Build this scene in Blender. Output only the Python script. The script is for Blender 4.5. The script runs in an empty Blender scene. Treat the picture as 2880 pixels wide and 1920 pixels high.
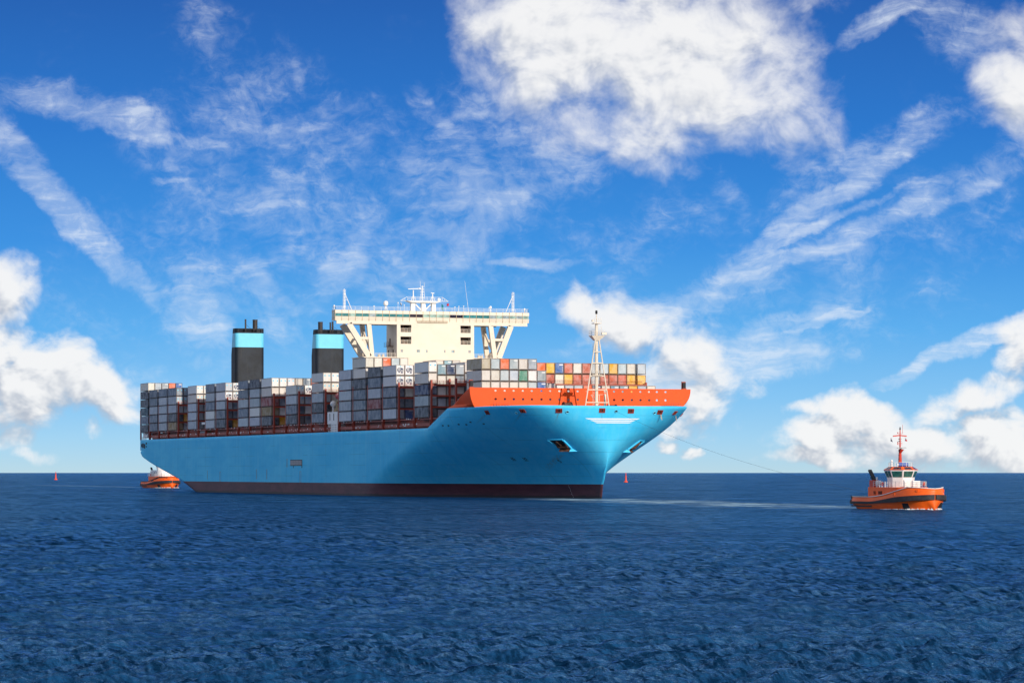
import bpy, bmesh, math, random, os
import numpy as np
from mathutils import Vector, Matrix

R = math.radians
scene = bpy.context.scene
col = scene.collection
random.seed(7)

# ------------------------------------------------------------------ camera
# world axes: +X runs along the container ship from stern (0) to bow (397), +Y to its port side, Z up, water at 0
YAW = R(19.278)
CAM = Vector((1170.0, -297.2, 6.53))
cam_d = bpy.data.cameras.new('camera')
cam = bpy.data.objects.new('camera', cam_d); col.objects.link(cam)
cam.location = CAM
cam.rotation_euler = (R(90), 0, R(90) - YAW)
cam_d.sensor_width = 36.0
cam_d.lens = 9322.4 / 2880 * 36
cam_d.shift_y = 368 / 2880
cam_d.clip_start = 1.0
cam_d.clip_end = 120000
scene.camera = cam

# ------------------------------------------------------------------ sun, exposure
SUN_EL, SUN_AZ = R(19.0), R(13.0)          # azimuth measured from the ship's heading towards port
sd = Vector((math.cos(SUN_EL) * math.cos(SUN_AZ), math.cos(SUN_EL) * math.sin(SUN_AZ), math.sin(SUN_EL)))
sun_d = bpy.data.lights.new('sun', 'SUN'); sun_d.energy = 4.1; sun_d.angle = R(0.55); sun_d.color = (1.0, 0.90, 0.77)
sun = bpy.data.objects.new('sun', sun_d); col.objects.link(sun)
sun.rotation_euler = sd.to_track_quat('Z', 'Y').to_euler()
sun.location = (600, 0, 300)
vs = scene.view_settings
vs.view_transform = 'Standard'; vs.look = 'None'; vs.exposure = 0.0; vs.gamma = 1.0; vs.use_curve_mapping = False


# ------------------------------------------------------------------ node helpers
class NT:
    def __init__(s, tree): s.t = tree; s.n = tree.nodes; s.l = tree.links
    def node(s, typ, **kw):
        nd = s.n.new(typ)
        for k, v in kw.items(): setattr(nd, k, v)
        return nd
    def put(s, sock, v):
        if isinstance(v, bpy.types.NodeSocket): s.l.new(v, sock)
        elif v is not None: sock.default_value = v
    def math(s, op, a, b=None, c=None, clamp=False):
        nd = s.node('ShaderNodeMath', operation=op, use_clamp=clamp)
        for i, v in enumerate((a, b, c)):
            if v is not None: s.put(nd.inputs[i], v)
        return nd.outputs[0]
    def vmath(s, op, a, b=None, out=0):
        nd = s.node('ShaderNodeVectorMath', operation=op)
        s.put(nd.inputs[0], a)
        if b is not None: s.put(nd.inputs[1], b)
        return nd.outputs[out]
    def mapr(s, v, a, b, c=0.0, d=1.0, smooth=True):
        nd = s.node('ShaderNodeMapRange', interpolation_type='SMOOTHSTEP' if smooth else 'LINEAR')
        for i, x in enumerate((v, a, b, c, d)): s.put(nd.inputs[i], x)
        return nd.outputs[0]
    def mix(s, f, a, b, blend='MIX'):
        nd = s.node('ShaderNodeMix', data_type='RGBA', blend_type=blend)
        s.put(nd.inputs[0], f); s.put(nd.inputs[6], a); s.put(nd.inputs[7], b)
        return nd.outputs[2]
    def noise(s, vec, scale, detail=4, rough=0.55, dist=0.0, out=0):
        nd = s.node('ShaderNodeTexNoise')
        s.put(nd.inputs['Vector'], vec)
        nd.inputs['Scale'].default_value = scale; nd.inputs['Detail'].default_value = detail
        nd.inputs['Roughness'].default_value = rough; nd.inputs['Distortion'].default_value = dist
        return nd.outputs[out]
    def mapping(s, vec, loc=(0, 0, 0), rot=(0, 0, 0), scale=(1, 1, 1), typ='POINT'):
        nd = s.node('ShaderNodeMapping', vector_type=typ)
        s.put(nd.inputs[0], vec)
        nd.inputs['Location'].default_value = loc; nd.inputs['Rotation'].default_value = rot; nd.inputs['Scale'].default_value = scale
        return nd.outputs[0]
    def rgb(s, c): return (c[0], c[1], c[2], 1.0)


# ------------------------------------------------------------------ sky
world = bpy.data.worlds.new('World'); scene.world = world; world.use_nodes = True
W = NT(world.node_tree); W.n.clear()
tc = W.node('ShaderNodeTexCoord')
d = tc.outputs['Generated']
sep = W.node('ShaderNodeSeparateXYZ'); W.l.new(d, sep.inputs[0])
dx, dy, dz = sep.outputs
# compass bearing (measured from the bearing of the ship's quarter) and altitude, in hundredths of a radian
right = (math.sin(YAW), math.cos(YAW), 0); fwd = (-math.cos(YAW), math.sin(YAW), 0)
ax = W.vmath('DOT_PRODUCT', d, right, out=1); ay = W.vmath('DOT_PRODUCT', d, fwd, out=1)
az = W.math('MULTIPLY', W.math('ARCTAN2', ax, ay), 93.2)
el = W.math('MULTIPLY', W.math('ARCSINE', dz), 93.2)
comb = W.node('ShaderNodeCombineXYZ'); W.l.new(az, comb.inputs[0]); W.l.new(el, comb.inputs[1])
P = comb.outputs[0]

# clear air: Nishita sky, its altitude scale compressed so the blue deepens soon above the horizon
zc = W.math('MAXIMUM', dz, 0.0)
zr = W.math('SUBTRACT', 1.0, W.math('POWER', W.math('SUBTRACT', 1.0, zc), 7.0))
zr = W.math('ADD', W.math('MULTIPLY', zr, 0.93), 0.035)
hl = W.math('SQRT', W.math('MAXIMUM', W.math('SUBTRACT', 1.0, W.math('MULTIPLY', dz, dz)), 1e-5))
k = W.math('DIVIDE', W.math('SQRT', W.math('MAXIMUM', W.math('SUBTRACT', 1.0, W.math('MULTIPLY', zr, zr)), 0.0)), hl)
cv = W.node('ShaderNodeCombineXYZ')
W.l.new(W.math('MULTIPLY', dx, k), cv.inputs[0]); W.l.new(W.math('MULTIPLY', dy, k), cv.inputs[1]); W.l.new(zr, cv.inputs[2])
sky = W.node('ShaderNodeTexSky', sky_type='NISHITA', sun_disc=False)
sky.sun_elevation = SUN_EL
sky.sun_rotation = R(90) - SUN_AZ
sky.air_density = 1.0; sky.dust_density = 0.3; sky.ozone_density = 2.5
W.l.new(cv.outputs[0], sky.inputs[0])
hs = W.node('ShaderNodeHueSaturation'); hs.inputs['Saturation'].default_value = 1.25; hs.inputs['Value'].default_value = 1.0
W.l.new(sky.outputs[0], hs.inputs['Color'])
SKY_STRENGTH = 0.10
# a polarised, saturated clear blue by altitude, laid over the Nishita sky
rmp = W.node('ShaderNodeValToRGB'); cr = rmp.color_ramp
W.l.new(W.math('MULTIPLY', W.math('MAXIMUM', el, 0.0), 1 / 20.0), rmp.inputs[0])
stops = [(0.0, (.46, .68, .84)), (.05, (.36, .66, .92)), (.105, (.25, .59, .95)), (.20, (.115, .46, .93)), (.32, (.048, .31, .83)), (.48, (.026, .205, .68)), (.66, (.020, .130, .50)), (1.0, (.018, .115, .44))]
while len(cr.elements) < len(stops): cr.elements.new(.5)
for e_, (p_, c_) in zip(cr.elements, stops): e_.position = p_; e_.color = tuple(x / SKY_STRENGTH for x in c_) + (1,)
clear = W.mix(.16, rmp.outputs[0], hs.outputs[0])

# px() turns a bearing/altitude read off the photograph into the sky's own units
def px(x, y): return ((x - 1440) / 100.0, (1328 - y) / 100.0, 0)
CUM = [  # x, y, half width, half height, tilt, weight : heaps
    (1580, 110, 320, 270, 0, 1.35), (1900, 160, 440, 280, -12, 1.35), (2150, 300, 250, 170, -20, .85), (1750, 370, 300, 120, -8, .85),
    (1430, 10, 170, 150, 0, .8), (1900, -40, 480, 150, 0, .9),
    (2880, 260, 190, 130, 20, 1.2), (2860, 130, 110, 100, 0, .5),
    (-20, 830, 150, 130, 0, 1.1), (20, 980, 120, 90, 0, .9), (170, 1060, 190, 120, -12, 1.15), (290, 1100, 110, 90, -20, 1.0), (60, 1110, 230, 100, 0, 1.05), (340, 1160, 80, 50, 0, .7),
    (50, 1220, 80, 44, 0, .5), (105, 1270, 70, 30, -20, .45), (270, 1215, 60, 26, 0, .4),
    (2330, 1230, 150, 80, 0, 1.05), (2420, 1170, 170, 75, -10, 1.05), (2560, 1250, 260, 75, 0, 1.0), (2680, 1130, 170, 55, 20, .85), (2790, 1230, 170, 100, -15, 1.05), (2250, 1160, 70, 34, 0, .75),
    (2560, 1255, 430, 95, 0, .72), (1950, 1080, 200, 150, 0, .55), (2900, 1290, 150, 60, 0, .9), (2300, 1290, 190, 40, 0, .8),
    (2870, 980, 110, 90, 30, .8), (2800, 1060, 80, 40, 0, .6),
    (1620, 850, 80, 80, 0, .85), (1770, 900, 170, 100, -15, .95), (1930, 1000, 170, 90, -20, .75), (1950, 1130, 120, 70, 0, .85), (1870, 1240, 50, 26, 0, .75), (1940, 1258, 34, 22, 0, .7), (1860, 1180, 110, 60, 0, .7)]
def ell_field(nt, vec, blobs, clamp=False, soft=0.12):
    """highest of many elliptical mounds wt * (1 - r*r); vector-typed nodes only, made one mound at a time, so the shader stays small"""
    out = None
    for (x, y, w, h, a, wt) in blobs:
        if wt <= 0: continue
        ca, sa, w, h = math.cos(R(a)), math.sin(R(a)), w / 100., h / 100.
        dlt = nt.vmath('SUBTRACT', vec, px(x, y))
        u = nt.vmath('DOT_PRODUCT', dlt, (ca / w, sa / w, 0), out=1)
        v = nt.vmath('DOT_PRODUCT', dlt, (-sa / h, ca / h, 0), out=1)
        r2 = nt.math('MULTIPLY_ADD', v, v, nt.math('MULTIPLY', u, u))
        val = nt.math('MULTIPLY_ADD', r2, -wt, wt, clamp=clamp)
        out = val if out is None else nt.math('SMOOTH_MAX', out, val, soft)
    return out
def scaled(v, k_):
    nd = W.node('ShaderNodeVectorMath', operation='SCALE'); W.l.new(v, nd.inputs[0]); nd.inputs['Scale'].default_value = k_; return nd.outputs[0]
def wobble(vec, amp, sc_, det):
    return scaled(W.vmath('SUBTRACT', W.noise(vec, sc_, det, .55, out=1), (.5, .5, .5)), amp)
PW = W.vmath('ADD', P, wobble(P, 1.5, .55, 4))
PC = W.vmath('ADD', P, wobble(P, 1.5, .45, 5))
def macro(vec, full):
    f_ = ell_field(W, vec, CUM if full else [q for q in CUM if q[2] > 100])
    f_ = W.math('MAXIMUM', f_, -0.9)
    return W.math('ADD', W.math('MULTIPLY', f_, inside), W.math('MULTIPLY', gen, outs))
# beyond the mapped sky, unseen cloud is thickened to brighten the shaded sides
outs = W.math('MAXIMUM', W.mapr(W.math('ABSOLUTE', az), 15.5, 20.0), W.mapr(el, 14.5, 19.0))
inside = W.math('SUBTRACT', 1.0, outs)
gn = W.noise(W.mapping(P, scale=(1, 1.5, 1)), 0.10, 2, .5)
gen = W.mapr(gn, 0.27, 0.59, -0.5, 1.05, smooth=False)
m0 = macro(PW, True)
m_up = macro(W.vmath('ADD', PW, (0.10, 0.55, 0)), False)
def fluff(vec, det=7):
    n1 = W.noise(W.mapping(vec, scale=(1, 1.2, 1)), 0.62, det, .60, 0.25)
    return W.math('MULTIPLY', W.math('SUBTRACT', n1, .5), 2.2)
f0 = W.math('ADD', m0, fluff(P))
fs = fluff(P, 4)
f_up = W.math('SUBTRACT', W.math('ADD', m_up, fluff(W.vmath('ADD', P, (0.10, 0.42, 0)), 4)), m0)
f_side = fluff(W.vmath('ADD', P, (0.24, 0.16, 0)), 4)
c_mask = W.mapr(f0, W.mapr(el, 3.0, 9.0, 0.0, -.12), W.mapr(el, 3.0, 9.0, 0.85, 1.30))
lit = W.math('ADD', W.math('MULTIPLY', W.math('SUBTRACT', fs, f_up), 0.62), W.math('MULTIPLY', W.math('SUBTRACT', fs, f_side), 0.55))
lit = W.mapr(lit, W.mapr(el, 4.0, 9.0, -0.48, -0.85), 0.22)
c_col = W.mix(lit, (0.46, 0.51, 0.60, 1), (0.93, 0.93, 0.93, 1))
# ice cloud: combed streaks
CIR = [  # x, y, half length, half width, tilt (anticlockwise), weight
    (1000, 620, 620, 300, 8, .40), (1250, 480, 420, 200, 35, .38), (620, 760, 380, 180, -20, .34), (2350, 800, 600, 180, 22, .34), (1700, 700, 400, 120, 20, .30),
    (200, 600, 350, 46, -46, .8), (90, 440, 170, 35, -50, .6), (260, 320, 280, 45, -10, .55), (400, 350, 110, 42, -25, .72), (590, 410, 170, 20, -12, .5), (330, 740, 130, 30, -50, .6),
    (640, 200, 200, 80, -50, .40), (740, 330, 300, 150, -52, .42), (760, 560, 380, 170, -30, .45), (950, 640, 330, 150, 10, .46), (900, 480, 330, 130, -70, .36), (960, 750, 90, 70, 40, .7), (1000, 650, 190, 60, 50, .5),
    (1330, 560, 300, 130, 38, .62), (1420, 560, 120, 30, 10, .8), (1500, 740, 140, 20, 3, .75), (1520, 520, 330, 90, 30, .42), (1300, 680, 260, 110, 55, .45),
    (560, 905, 120, 75, 35, .66), (740, 790, 150, 50, -42, .60), (790, 910, 120, 50, -50, .55), (520, 760, 60, 26, 0, .5), (490, 450, 60, 14, 5, .5), (500, 487, 75, 14, 8, .55), (840, 240, 26, 70, 0, .40), (250, 900, 260, 120, -30, .28), (480, 1000, 300, 120, 0, .25),
    (2370, 540, 350, 40, 34, .72), (2290, 640, 240, 18, 21, .75), (2330, 690, 820, 32, 21, .7), (1960, 840, 330, 60, 23, .75), (2480, 430, 330, 60, 28, .5), (2200, 760, 520, 90, 22, .42),
    (2080, 1020, 300, 70, 10, .9), (2130, 960, 260, 50, 22, .7), (2280, 915, 170, 16, 27, .85), (2730, 960, 280, 26, 26, .9), (2520, 50, 150, 30, 30, .8), (2680, 90, 150, 80, -40, .5), (2780, 480, 260, 60, 30, .5), (2030, 520, 70, 50, -50, .5), (1165, 275, 36, 60, 20, .6), (1235, 350, 70, 20, -40, .5)]
cf = ell_field(W, PC, [(x, y, w * 1.45, h * 1.45, a, wt) for (x, y, w, h, a, wt) in CIR], clamp=True, soft=.06)
cgen = W.mapr(W.noise(P, 0.13, 2, .5), .45, .75, 0.0, .8)
cf = W.math('ADD', W.math('MULTIPLY', cf, W.math('SUBTRACT', 1.0, outs)), W.math('MULTIPLY', cgen, outs))
warp = W.vmath('ADD', P, wobble(P, 1.3, .30, 3))
side = W.mapr(az, -5.0, 4.0)                                     # combing turns from down-right in the west to up-right in the east
sA = W.noise(W.mapping(warp, rot=(0, 0, R(50)), scale=(.20, 1.9, 1)), 1.25, 7, .60, .15)
sB = W.noise(W.mapping(warp, rot=(0, 0, R(-27)), scale=(.17, 2.1, 1)), 1.25, 7, .60, .15)
sN = W.math('ADD', W.math('MULTIPLY', sA, W.math('SUBTRACT', 1.0, side)), W.math('MULTIPLY', sB, side))
tuft = W.noise(W.mapping(warp, scale=(1, 1.4, 1)), 2.4, 7, .66, .5)                  # small flecks riding on the streaks
fib = W.math('ADD', W.math('MULTIPLY', W.mapr(sN, .44, .68), .85), W.math('MULTIPLY', W.mapr(tuft, .42, .74), .45))
lowf = W.noise(W.mapping(warp, scale=(1, 1.3, 1)), .50, 5, .58, .2)                 # ragged borders
lo2 = W.math('SUBTRACT', lowf, .5)
veil = W.mapr(W.math('MULTIPLY_ADD', lo2, 1.1, cf), -.10, 1.0)
core = W.mapr(W.math('MULTIPLY_ADD', lo2, 1.9, cf), .10, 1.15)
ci = W.math('MULTIPLY_ADD', W.math('MULTIPLY', core, fib), 1.0, W.math('MULTIPLY', veil, .46), clamp=True)
ci = W.math('MULTIPLY', W.math('MULTIPLY', ci, W.math('MULTIPLY', W.mapr(W.math('MULTIPLY_ADD', W.math('SUBTRACT', tuft, .5), 1.3, W.math('MULTIPLY_ADD', lo2, 1.4, cf)), 0.0, .60), W.mapr(cf, 0.0, .22))), .64)
CLOUD = 1.0 / SKY_STRENGTH
skyc = W.mix(ci, clear, (0.80 * CLOUD, 0.87 * CLOUD, 0.96 * CLOUD, 1))
cm = W.mix(1.0, c_col, (CLOUD, CLOUD, CLOUD, 1), 'MULTIPLY')
skyc = W.mix(W.math('MULTIPLY', c_mask, .96), skyc, cm)
bg = W.node('ShaderNodeBackground'); W.l.new(skyc, bg.inputs[0]); bg.inputs[1].default_value = SKY_STRENGTH
wo = W.node('ShaderNodeOutputWorld'); W.l.new(bg.outputs[0], wo.inputs[0])
world.cycles.sampling_method = 'NONE'
scene.cycles.use_denoising = True
scene.cycles.use_adaptive_sampling = True; scene.cycles.adaptive_threshold = 0.012; scene.cycles.adaptive_min_samples = 8
scene.cycles.max_bounces = 5; scene.cycles.diffuse_bounces = 2; scene.cycles.glossy_bounces = 2; scene.cycles.transmission_bounces = 2


# ------------------------------------------------------------------ materials
MAT = {}
def paint(name, c, rough=.45, mottle=.18, scale=.5, streak=0.0, streakc=(.2, .08, .03), metal=0.0, spec=.4, bump=0.0, bscale=2.0):
    """plain paint, worn by weather: mottled tone and streaks running down"""
    if name in MAT: return MAT[name]
    m = bpy.data.materials.new(name); m.use_nodes = True
    N = NT(m.node_tree); b = N.n['Principled BSDF']
    t = N.node('ShaderNodeTexCoord').outputs['Object']
    n = N.noise(t, scale, 5, .6)
    lo = tuple(x * (1 - mottle) for x in c); hi = tuple(min(1, x * (1 + mottle)) for x in c)
    cc = N.mix(N.mapr(n, .3, .7), N.rgb(lo), N.rgb(hi))
    if streak:
        s = N.noise(N.mapping(t, scale=(1, 1, .08)), scale * 2.5, 6, .65)
        cc = N.mix(N.math('MULTIPLY', N.mapr(s, .56, .74), streak), cc, N.rgb(streakc))
    N.l.new(cc, b.inputs['Base Color'])
    b.inputs['Roughness'].default_value = rough; b.inputs['Metallic'].default_value = metal
    b.inputs['Specular IOR Level'].default_value = spec
    if bump:
        bp = N.node('ShaderNodeBump'); bp.inputs['Strength'].default_value = bump; bp.inputs['Distance'].default_value = .05
        N.l.new(N.noise(t, bscale, 4, .6), bp.inputs['Height']); N.l.new(bp.outputs[0], b.inputs['Normal'])
    MAT[name] = m; return m

BLUE = (.055, .335, .50)
def hull_blue():
    m = bpy.data.materials.new('hull_blue'); m.use_nodes = True
    N = NT(m.node_tree); b = N.n['Principled BSDF']
    t = N.node('ShaderNodeTexCoord').outputs['Object']
    sp = N.node('ShaderNodeSeparateXYZ'); N.l.new(t, sp.inputs[0])
    # weathered topsides: chalky blotches and vertical run marks
    big = N.noise(N.mapping(t, scale=(.05, .05, .16)), 1.0, 6, .6)
    run = N.noise(N.mapping(t, scale=(.55, .55, .035)), 1.0, 6, .7)
    cc = N.mix(N.mapr(big, .33, .70), N.rgb((.040, .51, .84)), N.rgb((.085, .60, .89)))
    cc = N.mix(N.math('MULTIPLY', N.mapr(run, .46, .72), .45), cc, N.rgb((.14, .60, .85)))
    cc = N.mix(N.math('MULTIPLY', N.mapr(run, .47, .30), .30), cc, N.rgb((.04, .40, .70)))
    # plate seams
    for ax_, per, off in ((2, 3.05, 0.55), (0, 14.39, 3.0)):
        fr = N.math('PINGPONG', N.math('ADD', sp.outputs[ax_], off), per / 2)
        ln = N.mapr(fr, .0, .10 if ax_ == 2 else .16, 1, 0)
        br = N.mapr(N.noise(t, .11, 3, .6), .42, .62)
        cc = N.mix(N.math('MULTIPLY', N.math('MULTIPLY', ln, br), .80), cc, N.rgb((.05, .33, .52)))
    # rust weeping
    r = N.noise(N.mapping(t, scale=(.9, .9, .05)), 1.3, 5, .7)
    cc = N.mix(N.math('MULTIPLY', N.mapr(r, .68, .80), .35), cc, N.rgb((.20, .13, .09)))
    N.l.new(cc, b.inputs['Base Color'])
    b.inputs['Roughness'].default_value = .55; b.inputs['Specular IOR Level'].default_value = .12
    bp = N.node('ShaderNodeBump'); bp.inputs['Strength'].default_value = .5; bp.inputs['Distance'].default_value = .12
    N.l.new(N.noise(N.mapping(t, scale=(1, 1, .6)), .40, 3, .5), bp.inputs['Height']); N.l.new(bp.outputs[0], b.inputs['Normal'])
    MAT['hull_blue'] = m; return m
def boot_paint():
    m = bpy.data.materials.new('boot_topping'); m.use_nodes = True
    N = NT(m.node_tree); b = N.n['Principled BSDF']
    t = N.node('ShaderNodeTexCoord').outputs['Object']
    sp = N.node('ShaderNodeSeparateXYZ'); N.l.new(t, sp.inputs[0])
    n = N.noise(N.mapping(t, scale=(.12, .12, .5)), 1, 6, .65)
    cc = N.mix(N.mapr(n, .35, .7), N.rgb((.062, .017, .026)), N.rgb((.115, .032, .042)))
    scum = N.math('ADD', sp.outputs[2], N.math('MULTIPLY', N.math('SUBTRACT', N.noise(t, .35, 5, .7), .5), 1.1))
    cc = N.mix(N.mapr(scum, .75, .35), cc, N.rgb((.018, .016, .018)))
    N.l.new(cc, b.inputs['Base Color']); b.inputs['Roughness'].default_value = .6
    MAT['boot'] = m; return m
hull_blue(); boot_paint()
paint('red', (.30, .040, .018), .5, .14, .25, .25, (.20, .05, .03))
paint('orange_red', (.80, .088, .008), .5, .07, .12, .12, (.55, .07, .02), spec=.2)
paint('cream', (.72, .625, .495), .5, .04, .3, .10, (.62, .45, .28))
paint('white', (.80, .79, .76), .45, .05, .5)
paint('black', (.011, .016, .024), .55, .35, .25, .40, (.035, .036, .038), spec=.25)
paint('dark', (.012, .013, .016), .7, .2)
paint('soot', (.035, .03, .03), .6, .3, .6, .6, (.16, .09, .06))
paint('deck', (.16, .05, .04), .8)
paint('tan', (.42, .33, .20), .6, .1)
paint('band_blue', (.13, .55, .74), .4, .04)
paint('grey', (.30, .31, .32), .5)
paint('steel', (.55, .55, .54), .4, .1, 1.0)
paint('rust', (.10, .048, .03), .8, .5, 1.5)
paint('stripe_white', (.85, .85, .83), .5, .03)
paint('tug_orange', (.92, .125, .006), .45, .05, .4)
paint('tug_red', (.55, .045, .02), .4, .06, .4)
paint('rubber', (.028, .028, .032), .7, .3, 1.2, .3, (.06, .055, .05))
paint('tank_blue', (.02, .10, .45), .4)
paint('rope', (.035, .04, .05), .8)
paint('rope_pale', (.50, .40, .28), .8)
paint('buoy', (.80, .085, .03), .5, .1, 1)
paint('flag_red', (.55, .02, .03), .7, .1)
paint('flag_teal', (.01, .22, .25), .7, .1)
paint('flag_dark', (.03, .03, .08), .7, .1)
paint('flag_white', (.7, .7, .7), .7, .1)
def glass(name, c, rough=.06):
    m = bpy.data.materials.new(name); m.use_nodes = True
    N = NT(m.node_tree); b = N.n['Principled BSDF']
    t = N.node('ShaderNodeTexCoord').outputs['Object']
    n = N.noise(t, .9, 3, .6)
    N.l.new(N.mix(N.mapr(n, .35, .65), N.rgb(tuple(x * .55 for x in c)), N.rgb(c)), b.inputs['Base Color'])
    b.inputs['Roughness'].default_value = rough; b.inputs['IOR'].default_value = 1.5
    MAT[name] = m; return m
glass('glass_teal', (.06, .27, .28)); glass('glass_dark', (.03, .02, .035)); glass('glass_pale', (.40, .56, .48), .2); glass('glass_tug', (.03, .16, .14)); glass('glass_sky', (.36, .44, .45), .15)

def container_paint(rusty_shaded):
    """paint whose colour is the container's own; stains, dents and rust differ from box to box"""
    m = bpy.data.materials.new('container_frame' if rusty_shaded else 'container_paint'); m.use_nodes = True
    N = NT(m.node_tree); b = N.n['Principled BSDF']
    oi = N.node('ShaderNodeObjectInfo')
    t = N.node('ShaderNodeTexCoord').outputs['Object']
    off = N.vmath('ADD', t, N.vmath('SCALE', (37.0, 91.0, 53.0), None)); off.node.inputs[1].links[0].from_node.inputs['Scale'].default_value = 1
    N.l.new(oi.outputs['Random'], off.node.inputs[1].links[0].from_node.inputs['Scale'])
    n = N.noise(off, .55, 6, .65)
    cc = N.mix(N.mapr(n, .3, .72), oi.outputs['Color'], N.mix(.72, N.rgb((1, 1, 1)), oi.outputs['Color'], 'MULTIPLY'))
    cc = N.mix(N.math('MULTIPLY', N.mapr(n, .50, .75), .12), cc, N.rgb((.10, .085, .075)))
    st = N.noise(N.mapping(off, scale=(1, 1, .12)), 2.2, 6, .7)
    cc = N.mix(N.math('MULTIPLY', N.mapr(st, .60, .78), .85 if rusty_shaded else .5), cc, N.rgb((.22, .085, .03)))
    if rusty_shaded:
        cc = N.mix(N.math('MULTIPLY', N.mapr(N.noise(off, 1.1, 4, .6), .42, .62), .65), cc, N.rgb((.30, .115, .028)))
        cc = N.mix(.55, cc, N.rgb((.025, .022, .02)))  # frames darkened to paint in the shade of the gaps between boxes
    N.l.new(cc, b.inputs['Base Color']); b.inputs['Roughness'].default_value = .55; b.inputs['Specular IOR Level'].default_value = .3
    bp = N.node('ShaderNodeBump'); bp.inputs['Strength'].default_value = .3; bp.inputs['Distance'].default_value = .05
    N.l.new(N.noise(off, .8, 3, .5), bp.inputs['Height']); N.l.new(bp.outputs[0], b.inputs['Normal'])
    MAT[m.name] = m; return m
container_paint(False); container_paint(True)

def far_stack_paint():
    """stacks seen only as a mass: each box a colour of its own by its place"""
    m = bpy.data.materials.new('stacked_mass'); m.use_nodes = True
    N = NT(m.node_tree); b = N.n['Principled BSDF']
    a = N.node('ShaderNodeAttribute', attribute_name='tone')
    n = N.noise(N.node('ShaderNodeTexCoord').outputs['Object'], .5, 5, .6)
    N.l.new(N.mix(N.math('MULTIPLY', N.mapr(n, .45, .75), .4), a.outputs['Color'], N.rgb((.08, .07, .06))), b.inputs['Base Color'])
    b.inputs['Roughness'].default_value = .6
    MAT['mass'] = m
far_stack_paint()


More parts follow.
